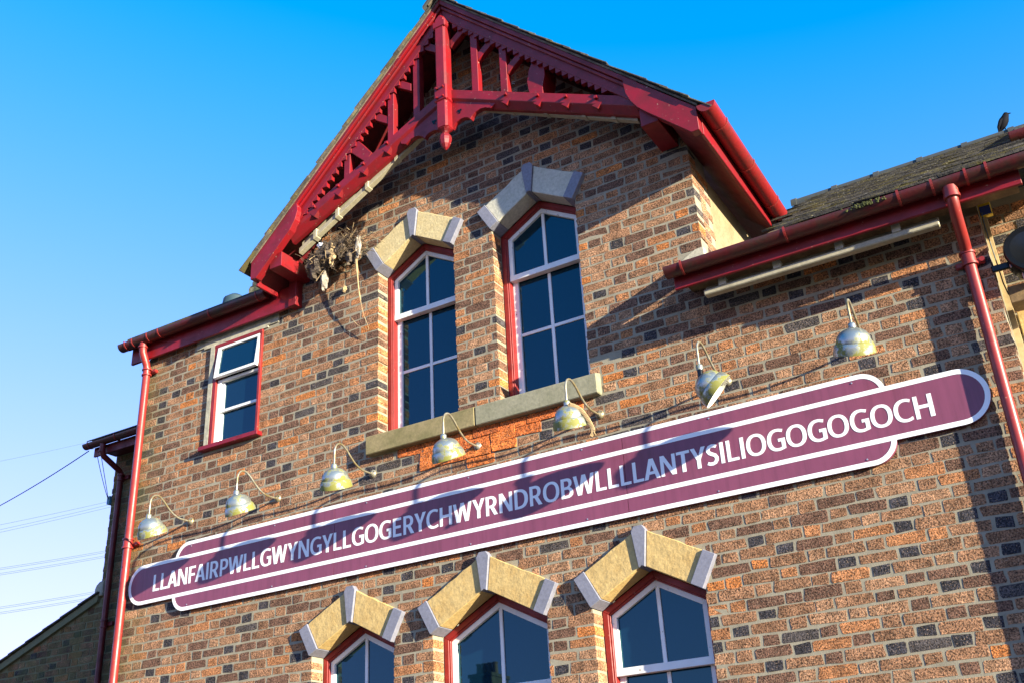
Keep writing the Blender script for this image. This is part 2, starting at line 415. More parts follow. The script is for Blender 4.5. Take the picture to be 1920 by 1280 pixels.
def lay(y0, z0, z1, xspan, exclf, side=None):
    k0 = int(math.floor((z0 - ZB) / CH)); k1 = int(math.ceil((z1 - ZB) / CH))
    for k in range(k0, k1 + 1):
        zc = ZB + k * CH + random.uniform(-0.001, 0.001)
        sp = xspan(zc)
        if not sp: continue
        xa, xb = sp; ex = sorted(exclf(zc)); off = 0 if k % 2 == 0 else PH / 2
        j0 = int(math.floor((xa - XH) / PH)) - 1; j1 = int(math.ceil((xb - XH) / PH)) + 1
        slots = []
        for j in range(j0, j1 + 1):
            c = XH + off + j * PH + random.uniform(-0.004, 0.004)
            slots.append((c - 0.0565, c + 0.0565, 'header')); slots.append((c + 0.0565, c + PH - 0.0565, 'stretcher'))
        extra = []
        if y0 == 0:
            for a, b, p, q in ORANGE:
                if a < zc < b:
                    extra = [(p, q)]
        row = []
        for s in slots:
            ivs = [(s[0], s[1], False, False)]
            for e in ex + [(p, q, None) for p, q in extra]:
                nv = []
                for a, b, l, r in ivs:
                    if e[1] <= a or e[0] >= b: nv.append((a, b, l, r)); continue
                    if e[0] > a: nv.append((a, e[0], l, e[2] is True))
                    if e[1] < b: nv.append((e[1], b, e[2] is True, r))
                ivs = nv
            for a, b, l, r in ivs:
                if a < xa: a = xa; l = 'end'
                if b > xb: b = xb; r = 'end'
                if b - a > 0.001: row.append([a, b, l, r, s[2]])
        row.sort(key=lambda t: t[0])
        i = 0
        while i < len(row):
            t = row[i]
            if t[1] - t[0] < 0.058:
                if t[3] and i > 0 and abs(row[i - 1][1] - t[0]) < 0.001:
                    row[i - 1][1] = t[1]; row[i - 1][3] = t[3]; row.pop(i); continue
                if i + 1 < len(row) and abs(row[i + 1][0] - t[1]) < 0.001 and (t[2] or t[1] - t[0] < 0.03):
                    row[i + 1][0] = t[0]; row[i + 1][2] = t[2]; row.pop(i); continue
                if t[1] - t[0] < 0.03 and i > 0 and abs(row[i - 1][1] - t[0]) < 0.001:
                    row[i - 1][1] = t[1]; row[i - 1][3] = t[3]; row.pop(i); continue
            i += 1
        for a, b, l, r, kd in row:
            J = 0.0085
            aa = a + (0.001 if l else J); bb = b - (0.001 if r else J)
            if bb - aa < 0.018: continue
            wv = 0.0022 * math.sin(aa * 2.3 + zc * 1.7) + 0.0016 * math.sin(aa * 7.1 + zc * 9.0) + random.uniform(-0.0013, 0.0013)
            hj = random.uniform(-0.0018, 0.0018)
            BR.append(dict(x0=aa, x1=bb, z0=zc + wv - CH / 2 + J * 0.85 - hj, z1=zc + wv + CH / 2 - J * 0.85 + hj, y=y0, edge=bool(l or r), c=shade_of(kd), side=side))
        for p, q in extra:
            nn = max(1, round((q - p) / 0.235)); wd = (q - p) / nn; sh = 0.0
            for i in range(nn):
                BR.append(dict(x0=p + i * wd + 0.0025, x1=p + (i + 1) * wd - 0.0025, z0=zc - CH / 2 + 0.0025, z1=zc + CH / 2 - 0.0025, y=y0 - random.choice((0.010, 0.013, 0.004)), edge=False, c=shade_of('stretcher', 'orange'), side=side))

mL, mR_ = 0.955, 0.995
def front_span(z):
    if z < 4.96: return (XL, XR)
    if z < 6.05: return (XL, GR)
    if z > 8.05: return None
    return (XC - (8.15 - z) / mL * 1.0 if z > 6.35 else GL, XC + (8.15 - z) / mR_ if z > 6.28 else GR)
lay(0.0, 1.9, 8.05, front_span, excl)
main_bricks = BR; BR = []
lay(0.80, 3.6, 5.35, lambda z: (-0.226, 0.45), lambda z: [(-0.18, 0.9, True)] if z < 4.40 else ([(-0.19, 0.9, False)] if z < 4.62 else []))
main_bricks += BR; BR = []

# brick meshes: chamfered, slightly uneven blocks sharing a few variants
def brick_shape(jit, rnd):
    """unit brick: x 0..1, y 0..1 (0 is the face), z 0..1 - an eight sided face, set on the mortar"""
    cx, cz = 0.035, 0.11
    p = [(cx, 0), (1 - cx, 0), (1, cz), (1, 1 - cz), (1 - cx, 1), (cx, 1), (0, 1 - cz), (0, cz)]
    p = [(x + rnd.uniform(-1, 1) * jit * 0.3, z + rnd.uniform(-1, 1) * jit) for x, z in p]
    vs = [(x, rnd.uniform(0, 0.015), z) for x, z in p] + [(x, 1, z) for x, z in p]
    fs = [tuple(range(7, -1, -1))][0:1]
    fs = [tuple(range(8))] + [(i, i + 8, (i + 1) % 8 + 8, (i + 1) % 8) for i in range(8)]
    return vs, fs
def project(x, y, z):
    d = Vector((x, y + 6.25, z - 1.6)); c = (ROWX.dot(d), ROWY.dot(d), ROWZ.dot(d))
    return 960 + 1984.4 * c[0] / c[2], 640 + 1984.4 * c[1] / c[2]
def visarea(b):
    x, z = (b['x0'] + b['x1']) / 2, (b['z0'] + b['z1']) / 2
    u, v = project(x, b['y'], z)
    if not (5 < u < 1915 and 5 < v < 1275): return 0
    if b['y'] == 0 and -6.9 < x < -0.98 and 3.54 < z < 4.12: return 0
    if b['y'] == 0 and -7.4 < x < -0.45 and 3.68 < z < 4.0: return 0
    if z > 6.9 and b['y'] < 0.2: return 0
    if b['y'] == 0 and x > -1.9 and z > 4.85: return 0
    if b['y'] == 0 and x < -5.9 and z > 5.95: return 0
    d = (Vector((x, b['y'] + 6.25, z - 1.6))).length
    return (b['x1'] - b['x0']) * (b['z1'] - b['z0']) / d ** 3
def emit(bricks, parent, limit):
    rnd = random.Random(3)
    variants = []
    for i in range(14):
        vs, fs = brick_shape(0.10, rnd)
        me = bpy.data.meshes.new('brick'); me.from_pydata(vs, [], fs); me.update(); me.materials.append(M['brick1'])
        variants.append(me)
    bricks.sort(key=visarea, reverse=True)
    rest = MB()
    for i, b in enumerate(bricks):
        dep = 0.125 if b['edge'] else 0.03
        pr = rnd.uniform(0.0003, 0.0026)
        sx, sz = b['x1'] - b['x0'], b['z1'] - b['z0']
        if i < limit and visarea(b) > 0:
            o = bpy.data.objects.new('brick', variants[i % 14]); COL.objects.link(o); o.parent = parent
            o.location = (b['x0'], b['y'] - pr, b['z0']); o.scale = (sx, dep, sz); o.color = (*b['c'], 1)
        else:
            vs, fs = brick_shape(0.10, rnd)
            rest.add([(b['x0'] + x * sx, b['y'] - pr + (y * dep if y > 0.5 else y * 0.03), b['z0'] + z * sz) for x, y, z in vs], fs, b['c'])
    if rest.v:
        o = rest.build('brickwork', 'brickn', parent); o['kind'] = 'stuff'
emit(main_bricks, HALL, 300)

# mortar body of the front wall, built in cells round the openings
cells = [(o['xl'] - 0.006, o['xr'] + 0.006, o['zb'], o['za']) for o in OPEN] + [(SMALL['xl'] - 0.03, SMALL['xr'], SMALL['zb'], SMALL['zt'])]
def wall_cells(mb, x0, x1, z0, z1, y0, y1):
    xs = sorted({x0, x1} | {v for c in cells for v in c[:2] if x0 < v < x1}); zs = sorted({z0, z1} | {v for c in cells for v in c[2:] if z0 < v < z1})
    for i in range(len(xs) - 1):
        for j in range(len(zs) - 1):
            cx, cz = (xs[i] + xs[i + 1]) / 2, (zs[j] + zs[j + 1]) / 2
            if any(c[0] < cx < c[1] and c[2] < cz < c[3] for c in cells): continue
            mb.box(xs[i], xs[i + 1], y0, y1, zs[j], zs[j + 1])
mb = MB()
wall_cells(mb, XL + 0.004, XR - 0.004, 0, 4.97, 0.0006, 0.32)
wall_cells(mb, XL + 0.004, GR - 0.004, 4.97, 6.05, 0.0006, 0.32)
cells_s = cells; cells = [c for c in cells if c[3] > 6.05]
wall_cells(mb, GL + 0.004, GR - 0.004, 6.05, 6.32, 0.0006, 0.32)
cells = cells_s
mb.prism([(GL + 0.004, 6.32), (GR - 0.004, 6.32), (XC, 8.16)], 0.0006, 0.32)
mb.build('mortar_joints', 'mortar', HALL)
MB().box(XR - 0.3, XR - 0.004, 0.325, 0.80, 0, 5.30).box(XR, 2.5, 0.804, 1.1, 0, 5.5).build('return_wall', 'mortar', HALL)
# rear of the building, plain
MB().box(XL + 0.02, XR - 0.31, 6.0, 6.3, 0, 5.0).box(XL + 0.02, XL + 0.3, 0.33, 5.99, 0, 6.0).build('rear_wall', 'mortar_side', HALL)

# gable cheek: toothed brick quoin then cream render
ck = MB(); ck.box(GR - 0.2, GR - 0.006, 0.325, 1.75, 4.9, 6.10)
ck.build('gable_cheek', 'render', HALL)
r2 = random.Random(5)
k = 0
for zc in [ZB + i * CH for i in range(22, 37)]:
    k += 1
    if zc < 5.36 or zc > 6.05: continue
    dp = 0.22 if k % 2 else 0.11
    cc = shade_of('stretcher'); cc = tuple(v * 1.15 for v in cc)
    q = MB().box(GR - 0.10, GR - 0.0005, 0.13, 0.13 + dp - 0.006 if k % 2 else 0.235, zc - CH / 2 + 0.006, zc + CH / 2 - 0.006)
    o = q.build('quoin_brick', 'brick1', HALL); o.color = (*cc, 1)
MB().box(GR - 0.11, GR - 0.003, 0.126, 0.325, 4.95, 6.10).build('quoin_mortar', 'mortar', HALL)
MB().prism([(-2.15, 5.19), (-1.962, 5.19), (-1.962, 5.345), (-2.02, 5.34), (-2.10, 5.30), (-2.15, 5.27)], -0.006, 0.06).build('cement_patch', 'concrete', HALL)

# ---------------------------------------------------------------- windows
def arch_pts(xl, xr, zs, za, inset):
    """inside outline of a pointed head: inset measured square to the edges"""
    xc = (xl + xr) / 2; hw = xc - xl; rise = za - zs; L = math.hypot(hw, rise)
    zoff = inset * L / hw
    x0 = xl + inset; x1 = xr - inset
    zs2 = zs - zoff + rise * inset / hw
    return x0, x1, zs2, za - zoff
def head_ring(mb, o, i0, i1, y0, y1, zb, zb1=None):
    a = arch_pts(o['xl'], o['xr'], o['zs'], o['za'], i0); b = arch_pts(o['xl'], o['xr'], o['zs'], o['za'], i1)
    xc = (o['xl'] + o['xr']) / 2; zb1 = zb if zb1 is None else zb1
    mb.prism([(a[0], zb), (b[0], zb), (b[0], b[2]), (a[0], a[2])], y0, y1)
    mb.prism([(a[1], zb), (a[1], a[2]), (b[1], b[2]), (b[1], zb)], y0, y1)
    mb.prism([(a[0], a[2]), (b[0], b[2]), (xc, b[3]), (xc, a[3])], y0, y1)
    mb.prism([(a[1], a[2]), (xc, a[3]), (xc, b[3]), (b[1], b[2])], y0, y1)
for i, o in enumerate(OPEN):
    up = o['n'] == 'upper'
    rail = 5.700 if up else 2.615; bar = 5.207 if up else 1.80; zb = o['zb']
    xc = (o['xl'] + o['xr']) / 2 + (0.003)
    fr = MB(); head_ring(fr, o, 0.0, 0.040, 0.130, 0.24, zb)
    head_ring(fr, o, 0.040, 0.053, 0.137, 0.24, zb)
    win = fr.build('window', 'redwin', HALL, bevel=0.003)
    s = MB(); head_ring(s, o, 0.053, 0.088, 0.152, 0.200, rail)
    s.box(o['xl'] + 0.053, o['xr'] - 0.053, 0.148, 0.200, rail - 0.028, rail + 0.020)
    s.build('upper_sash', 'white', win, bevel=0.002)
    s = MB(); s.box(o['xl'] + 0.053, o['xl'] + 0.100, 0.192, 0.232, zb, rail - 0.026); s.box(o['xr'] - 0.100, o['xr'] - 0.053, 0.192, 0.232, zb, rail - 0.026)
    s.box(o['xl'] + 0.100, o['xr'] - 0.100, 0.192, 0.232, zb, zb + 0.11 if up else zb + 0.1)
    s.build('lower_sash', 'white', win, bevel=0.002)
    apx = arch_pts(o['xl'], o['xr'], o['zs'], o['za'], 0.088)
    MB().box(xc - 0.013, xc + 0.013, 0.164, 0.186, rail + 0.018, apx[3] + 0.012).build('glazing_bar', 'white', win, bevel=0.002)
    MB().box(xc - 0.013, xc + 0.013, 0.200, 0.221, zb + 0.10, rail - 0.03).build('glazing_bar', 'white', win, bevel=0.002)
    for zz in ([bar] if up else [2.2, bar, 1.4]):
        for a, b in ((o['xl'] + 0.098, xc - 0.0135), (xc + 0.0135, o['xr'] - 0.098)):
            MB().box(a, b, 0.201, 0.221, zz - 0.013, zz + 0.013).build('glazing_bar', 'white', win, bevel=0.002)
    ax0, ax1, azs, aza = arch_pts(o['xl'], o['xr'], o['zs'], o['za'], 0.083)
    tilt = [0.0, 0.002]
    MB().prism([(ax0, rail + 0.02), (xc - 0.012, rail + 0.02), (xc - 0.012, aza), (ax0, azs)], 0.176, 0.180).build('pane', 'glass', win)
    MB().prism([(xc + 0.012, rail + 0.02), (ax1, rail + 0.02), (ax1, azs), (xc + 0.012, aza)], 0.176, 0.180).build('pane', 'glass', win)
    lv = [zb + 0.09, bar, rail - 0.02] if up else [zb + 0.09, 1.4, bar, 2.2, rail - 0.02]
    for a, b in zip(lv[:-1], lv[1:]):
        MB().box(o['xl'] + 0.09, xc - 0.001, 0.210, 0.214, a, b).build('pane', 'glass', win)
        MB().box(xc + 0.001, o['xr'] - 0.09, 0.210, 0.214, a, b).build('pane', 'glass', win)
    MB().box(o['xl'] + 0.02, o['xr'] - 0.02, 0.30, 0.31, zb, o['za']).build('unlit_room_sheet', 'black', win)  # black sheet stands in for the darkness of the unlit room
    # pointed head of painted stones
    hw = (o['xr'] - o['xl']) / 2; xm = (o['xl'] + o['xr']) / 2; rise = o['za'] - o['zs']; L = math.hypot(hw, rise)
    ux, uz = hw / L, rise / L
    st = ('cream' if i == 0 else 'pale') if up else 'ochre'
    for sgn in (-1, 1):
        def P(s_, n_):      # along the slope from the springing, square to it
            return (xm + sgn * (hw - s_ * ux + n_ * uz), o['zs'] + s_ * uz + n_ * ux)
        e = MB().prism([P(0, 0), P(0.088, 0), P(0.088, PT), P(0, PT)], -0.044, 0.129); e.build('end_stone', 'greystone', HALL, bevel=0.003)
        kt, kb = 0.052, 0.022
        top_t = (xm + sgn * kt, o['za'] + PT * L / hw - kt * uz / ux - 0.004); bot = (xm + sgn * kb, o['za'] - kb * uz / ux)
        poly = [P(0.089, 0.002), (bot[0] + sgn * 0.002, bot[1] + 0.002), (top_t[0] + sgn * 0.002, top_t[1] - 0.002)]
        rr = random.Random(i * 3 + sgn)
        n_e = 7
        p0 = top_t; p1 = P(0.089, PT)
        for q in range(1, n_e):
            f = q / n_e; jz = rr.uniform(-0.008, 0.002)
            poly.append((p0[0] + (p1[0] - p0[0]) * f, p0[1] + (p1[1] - p0[1]) * f + jz))
        poly.append((p1[0], p1[1] - 0.003))
        MB().prism(poly, -0.030, 0.128).build('arch_stone', st, HALL, bevel=0.004)
    MB().prism([(xm - 0.022, o['za'] - 0.022 * uz / ux), (xm, o['za'] - 0.002), (xm + 0.022, o['za'] - 0.022 * uz / ux), (xm + 0.052, o['za'] + PT * L / hw - 0.03), (xm + 0.03, o['za'] + PT * L / hw + 0.004), (xm - 0.03, o['za'] + PT * L / hw + 0.004), (xm - 0.052, o['za'] + PT * L / hw - 0.03)], -0.046, 0.1235).build('keystone', 'greystone', HALL, bevel=0.003)

# double stone sill under the two upper windows
def sill(x0, x1, m):
    b = MB().prismx([(-0.070, 4.452), (-0.072, 4.600), (0.0, 4.622), (0.12, 4.64), (0.12, 4.452)], x0, x1)
    return b.build('window_sill', m, HALL, bevel=0.006)
sill(-4.865, -3.853, 'sill'); sill(-3.846, -2.838, 'sillg')

# small casement window on the left
S = SMALL
fr = MB()
fr.box(S['xl'] + 0.04, S['xl'] + 0.082, -0.022, 0.10, S['zb'], S['zt'] - 0.03); fr.box(S['xr'] - 0.026, S['xr'], -0.022, 0.10, S['zb'], S['zt'] - 0.03)
fr.box(S['xl'] + 0.04, S['xr'], -0.024, 0.10, S['zt'] - 0.03, S['zt'] + 0.005)
win = fr.build('window', 'redwin', HALL, bevel=0.002)
MB().box(S['xl'] - 0.012, S['xl'] + 0.038, -0.0235, 0.05, S['zb'], S['zt'] + 0.01).build('jamb_strip', 'concrete', HALL)
MB().box(-6.80, -6.02, -0.014, 0.05, 5.937, 5.956).box(-6.90, -5.90, -0.012, 0.05, 5.956, 6.06).build('lintel', 'concrete', HALL)
w0, w1 = S['xl'] + 0.083, S['xr'] - 0.027
s = MB(); s.box(w0, w0 + 0.045, 0.0, 0.05, S['zb'], 5.58); s.box(w1 - 0.02, w1, 0.0, 0.05, S['zb'], 5.58); s.box(w0 + 0.045, w1 - 0.02, 0.0, 0.05, S['zb'], S['zb'] + 0.02); s.box(w0 + 0.045, w1 - 0.02, 0.0, 0.05, 5.555, 5.58)
s.box(w0 + 0.046, w0 + 0.07, 0.02, 0.06, S['zb'] + 0.02, 5.55)
s.build('fixed_sash', 'white', win, bevel=0.002)
MB().box(w0 + 0.046, w1 - 0.02, 0.005, 0.03, 5.258, 5.282).build('glazing_bar', 'white', win)
MB().box(w0 + 0.04, w1 - 0.015, 0.034, 0.038, S['zb'] + 0.01, 5.27).build('pane', 'glass', win)
MB().box(w0 + 0.04, w1 - 0.015, 0.034, 0.038, 5.272, 5.56).build('pane', 'glass', win)
# top-hung vent, pushed open
vent = MB()
H = 0.315
vent.box(w0 - 0.002, w0 + 0.034, -0.02, 0.012, -H, 0); vent.box(w1 - 0.022, w1, -0.02, 0.012, -H, 0); vent.box(w0 + 0.034, w1 - 0.022, -0.02, 0.012, -0.026, 0); vent.box(w0 + 0.034, w1 - 0.022, -0.02, 0.012, -H, -H + 0.028)
vo = vent.build('vent_sash', 'white', win, bevel=0.002)
vo.location = (0, -0.004, S['zt'] - 0.035); vo.rotation_euler = (R(-6), 0, 0)
vp = MB().box(w0 + 0.03, w1 - 0.03, -0.003, 0.001, -H + 0.03, -0.03).build('pane', 'glass', win); vp.location = vo.location; vp.rotation_euler = vo.rotation_euler
MB().box(w0 - 0.02, w1 + 0.02, 0.12, 0.13, S['zb'], S['zt']).build('unlit_room_sheet', 'black', win)  # same black sheet, room darkness given as colour
MB().box(S['xl'] - 0.035, S['xr'] + 0.045, -0.065, 0.03, S['zb'] - 0.042, S['zb'] - 0.002).build('window_sill', 'red', HALL, bevel=0.004)

# ---------------------------------------------------------------- gable timber truss
D = -0.36
def rake(x, side): return 8.295 - (mL if side < 0 else mR_) * abs(x)
def beamz(x, side): return 7.364 - (0.443 if side < 0 else 0.50) * abs(x)
def G(x, z): return (XC + x, z)
def side_poly(side, pts): return [G(side * x, z) for x, z in pts]
for side in (-1, 1):
    xe = 2.03 if side < 0 else 2.11
    zr = lambda x: rake(x, side)
    MB().prism(side_poly(side, [(0.002, zr(0)), (1.64, zr(1.64)), (1.64, zr(1.64) - 0.175), (0.002, zr(0) - 0.175)]), D, D + 0.045).build('bargeboard', 'red', HALL, bevel=0.003)
    MB().prism(side_poly(side, [(0.002, zr(0) + 0.012), (1.70, zr(1.70) + 0.012), (1.70, zr(1.70) - 0.038), (0.002, zr(0) - 0.038)]), D - 0.045, D - 0.002).build('moulding', 'red', HALL, bevel=0.004)
    MB().prism(side_poly(side, [(0.002, zr(0) - 0.040), (1.66, zr(1.66) - 0.040), (1.66, zr(1.66) - 0.075), (0.002, zr(0) - 0.075)]), D - 0.025, D - 0.001).build('moulding', 'red', HALL, bevel=0.006)
    m_ = (mL if side < 0 else mR_); Ln = math.hypot(1, m_)
    x = 0.10
    while x < (1.42 if side > 0 else 1.50):
        a = (x, zr(x) - 0.176); b = (x + 0.050, zr(x + 0.050) - 0.176); mid = ((a[0] + b[0]) / 2 - 0.036 * m_ / Ln, (a[1] + b[1]) / 2 - 0.036 / Ln - 0.002)
        MB().prism(side_poly(side, [a, b, mid]), D + 0.002, D + 0.043).build('tooth', 'red', HALL)
        x += 0.052
    # raking tie beam with stop-chamfered underside
    rings = []
    for x in (0.05, 1.66):
        zt = beamz(x, side); X = XC + side * x
        rings.append([(X, D + 0.010, zt), (X, D + 0.010, zt - 0.088), (X, D + 0.060, zt - 0.150), (X, D + 0.100, zt - 0.150), (X, D + 0.100, zt)])
    if side < 0: rings = rings[::-1]
    MB().sweep(rings[::-1]).build('tie_beam', 'red', HALL, bevel=0.003)
    for xs in ((0.575, 0.86, 1.10, 1.35) if side > 0 else (0.60, 0.85, 1.12, 1.38)):
        zt = beamz(xs, side) - 0.082
        vs = [(XC + xs * side - 0.045, D + 0.008, zt + 0.0), (XC + xs * side + 0.045, D + 0.008, zt - 0.0), (XC + xs * side, D + 0.008, zt - 0.045), (XC + xs * side - 0.02, D + 0.085, zt - 0.06), (XC + xs * side + 0.02, D + 0.085, zt - 0.06), (XC + xs * side, D + 0.085, zt + 0.02)]
        MB().add(vs, [(0, 1, 2), (3, 5, 4), (0, 2, 3), (1, 4, 2), (2, 4, 3), (0, 3, 5), (1, 5, 4), (0, 5, 1)]).build('chamfer_stop', 'red', HALL)
        MB().box(XC + xs * side - 0.012, XC + xs * side + 0.012, D - 0.012, D + 0.012, zt + 0.038, zt + 0.060).build('peg', 'red', HALL)
    # queen posts and braces
    posts = [(0.262, 0.327), (0.532, 0.597)] + ([(1.00, 1.065)] if side < 0 else [])
    for a, b in posts:
        MB().prism(side_poly(side, [(a, beamz(a, side) - 0.01), (b, beamz(b, side) - 0.01), (b, zr(b) - 0.15), (a, zr(a) - 0.15)]), D + 0.014, D + 0.085).build('post', 'red', HALL, bevel=0.004)
    for a in (0.062, 0.33, 0.60) if side > 0 else (0.062, 0.35, 0.60):
        zb = zr(a) - 0.175
        MB().prism(side_poly(side, [(a, zb - 0.27), (a, zb - 0.19), (a + 0.115, zb - 0.10), (a + 0.15, zb - 0.16)]), D + 0.018, D + 0.07).build('brace', 'red', HALL, bevel=0.003)
    if side > 0:
        cv = [(0.834, 7.30), (0.93, 7.20), (0.925, 7.10), (0.90, 7.0), (0.90, 6.90), (0.80, 6.93), (0.775, 7.0), (0.765, 7.10), (0.785, 7.2)]
        MB().prism(side_poly(1, cv), D + 0.03, D + 0.22).build('purlin_bracket', 'red', HALL, bevel=0.003)
    else:
        MB().prism(side_poly(-1, [(1.009, 7.155), (0.92, 7.24), (0.767, 7.042), (0.828, 6.971)]), D + 0.012, D + 0.20).build('purlin_bracket', 'red', HALL, bevel=0.003)
    # fretted spandrel under the tie beam
    bt = [(0.045, 7.30), (0.045, 6.955), (0.065, 6.975), (0.09, 6.998), (0.13, 7.012), (0.17, 7.010), (0.205, 6.995), (0.228, 6.968), (0.245, 6.995), (0.275, 7.018), (0.32, 7.030), (0.37, 7.022), (0.42, 6.995), (0.47, 7.02), (0.47, beamz(0.47, side) - 0.05)]
    MB().prism(side_poly(side, bt), D + 0.028, D + 0.072).build('spandrel', 'red', HALL, bevel=0.002)
    for dx, dz in ((0, 0), (0.022, 0), (0.011, -0.020)):
        MB().tube([(XC + side * (0.115 + dx), D + 0.024, 7.100 + dz), (XC + side * (0.115 + dx), D + 0.031, 7.100 + dz)], 0.011, 10).build('trefoil_shade_disc', 'black', HALL)  # black discs on the face imitate the shade inside a pierced trefoil
    # broad end board with scrolled head
    eb = [(1.60, zr(1.60) + 0.0), (xe, zr(xe)), (xe, 6.003 if side > 0 else 6.195), (xe - 0.058, 6.003 if side > 0 else 6.19), (1.74, zr(1.74) - 0.245), (1.68, zr(1.68) - 0.235), (1.635, zr(1.635) - 0.205), (1.605, zr(1.605) - 0.15), (1.595, zr(1.595) - 0.07)]
    if side < 0:
        eb[2] = (xe, 6.19); eb[3] = (xe - 0.065, 6.185); eb[4] = (1.66, zr(1.66) - 0.225); eb[5] = (1.60, zr(1.60) - 0.225); eb[6] = (1.545, zr(1.545) - 0.19); eb[7] = (1.52, zr(1.52) - 0.13); eb[8] = (1.53, zr(1.53) - 0.05)
    MB().prism(side_poly(side, eb), D - 0.050 if side > 0 else D - 0.050, D + 0.02).build('end_board', 'red', HALL, bevel=0.003)
    # cream light trunking under the tie beam with clips
    X = lambda x: XC + side * x
    tz = lambda x: 7.078 - 0.525 * (x - 0.3)
    def slab(x0, x1, y0, y1, o0, o1, nm, mt):
        MB().prism([(X(x0), tz(x0) + o0), (X(x1), tz(x1) + o0), (X(x1), tz(x1) + o1), (X(x0), tz(x0) + o1)], y0, y1).build(nm, mt, HALL, bevel=0.003)
    slab(0.30, 1.62, -0.26, -0.21, 0.0, 0.050, 'light_trunking', 'ply')
    slab(0.30, 1.61, -0.235, -0.222, 0.055, 0.115, 'trunking_board', 'ply')
    for xk in (0.55, 0.86, 1.18, 1.42):
        slab(xk, xk + 0.035, -0.272, -0.205, -0.006, 0.075, 'clip', 'ply')
    # slates along the verge and a tan mortar strip under them
    MB().prism(side_poly(side, [(0.0, zr(0) + 0.013), (xe + 0.01, zr(xe + 0.01) + 0.013), (xe + 0.01, zr(xe + 0.01) + 0.034), (0.0, zr(0) + 0.034)]), D - 0.050, D + 0.40).build('verge_mortar', 'verge', HALL)
    n_s = 15; x = 0.0; step = (xe + 0.06) / n_s
    for q in range(n_s):
        xa = q * step; xb = xa + step + 0.05; lift = 0.012
        rr = random.Random(q + (5 if side > 0 else 77)); dy = rr.uniform(-0.012, 0.008); dl = rr.uniform(0, 0.006)
        MB().prism(side_poly(side, [(xa, zr(xa) + 0.036 + dl), (xb, zr(xb) + 0.036 + lift + dl), (xb + 0.004, zr(xb) + 0.044 + lift + dl), (xa, zr(xa) + 0.043 + dl)]), D - 0.072 + dy, D + 0.20).build('slate', 'slate', HALL)
    # rest of the roof slope behind the verge: slates in courses over boarding
    rf = MB()
    for q in range(n_s):
        xa = q * step; xb = xa + step + 0.05
        for c in range(14):
            ya = D + 0.205 + c * 0.30
            rf.prism(side_poly(side, [(xa, zr(xa) + 0.041), (xb, zr(xb) + 0.053), (xb, zr(xb) + 0.065), (xa, zr(xa) + 0.052)]), ya, ya + 0.295)
    o = rf.build('slate_courses', 'slate', HALL); o['kind'] = 'stuff'
    MB().prism(side_poly(side, [(0.0, zr(0) - 0.012), (xe - 0.02, zr(xe - 0.02) - 0.012), (xe - 0.02, zr(xe - 0.02) + 0.010), (0.0, zr(0) + 0.010)]), D + 0.05, 3.9).build('roof_boarding', 'redold', HALL)
# purlin ends
for x0, x1 in ((-5.692, -5.558), (-2.166, -2.030)):
    MB().box(x0, x1, -0.372, 0.0, 6.247 if x0 < -4 else 6.232, 6.385).build('purlin_end', 'red', HALL, bevel=0.003)
# king post with boss and acorn pendant
kp = MB()
w_ = 0.053
kp.prism([G(-w_ + 0.01, 6.93), G(w_ - 0.01, 6.93), G(w_, 6.95), G(w_, 8.09), G(0, 8.14), G(-w_, 8.09), G(-w_, 6.95)], D - 0.055, D + 0.055)
kp.build('king_post', 'red', HALL, bevel=0.016)
MB().box(XC - 0.064, XC + 0.064, D - 0.064, D + 0.05, 7.20, 7.365).build('post_boss', 'red', HALL, bevel=0.012)
MB().box(XC - 0.066, XC + 0.066, D - 0.062, D + 0.02, 7.985, 8.06).build('post_cap', 'red', HALL, bevel=0.01)
for dx in (-0.03, 0.03):
    for dz in (7.235, 7.33):
        MB().tube([(XC + dx, D - 0.085, dz), (XC + dx, D - 0.06, dz)], 0.010, 8).build('bolt', 'red', HALL)
pf = [(0.05, 6.955), (0.052, 6.935), (0.030, 6.915), (0.024, 6.905), (0.034, 6.893), (0.046, 6.875), (0.052, 6.85), (0.050, 6.825), (0.040, 6.79), (0.022, 6.76), (0.004, 6.74)]
MB().lathe(pf, Matrix.Translation((XC, D, 0)) @ Matrix.Rotation(R(22.5), 4, 'Z'), 8, True).build('pendant', 'red', HALL)
# ridge tile ends
MB().prism([G(0.004, 8.365), G(-0.135, 8.235), G(-0.135, 8.262), G(0.004, 8.40)], D - 0.10, 3.9).build('ridge_tile', 'ridge', HALL)
MB().prism([G(0.004, 8.365), G(0.135, 8.235), G(0.135, 8.262), G(0.004, 8.40)], D - 0.10, 3.9).build('ridge_tile', 'ridge', HALL)
MB().prism([G(-0.09, 8.265), G(0, 8.36), G(0.09, 8.265), G(0, 8.34)], D - 0.085, D + 0.1).build('ridge_mortar', 'verge', HALL)

# gable eave boxes
MB().box(-1.752, -1.7285, D + 0.021, 1.12, 6.0, 6.165).build('gable_fascia', 'red', HALL, bevel=0.003)
MB().prism([(-1.753, 6.01), (-1.753, 6.03), (-1.97, 6.235), (-1.97, 6.215)], D + 0.021, 1.2).build('gable_soffit', 'redold', HALL)
MB().box(-5.872, -5.848, D + 0.021, -0.080, 6.15, 6.33).build('gable_fascia', 'red', HALL, bevel=0.003)
MB().prism([(-5.847, 6.20), (-5.847, 6.22), (-5.73, 6.34), (-5.73, 6.32)], D + 0.021, 0.0).build('gable_soffit', 'redold', HALL)

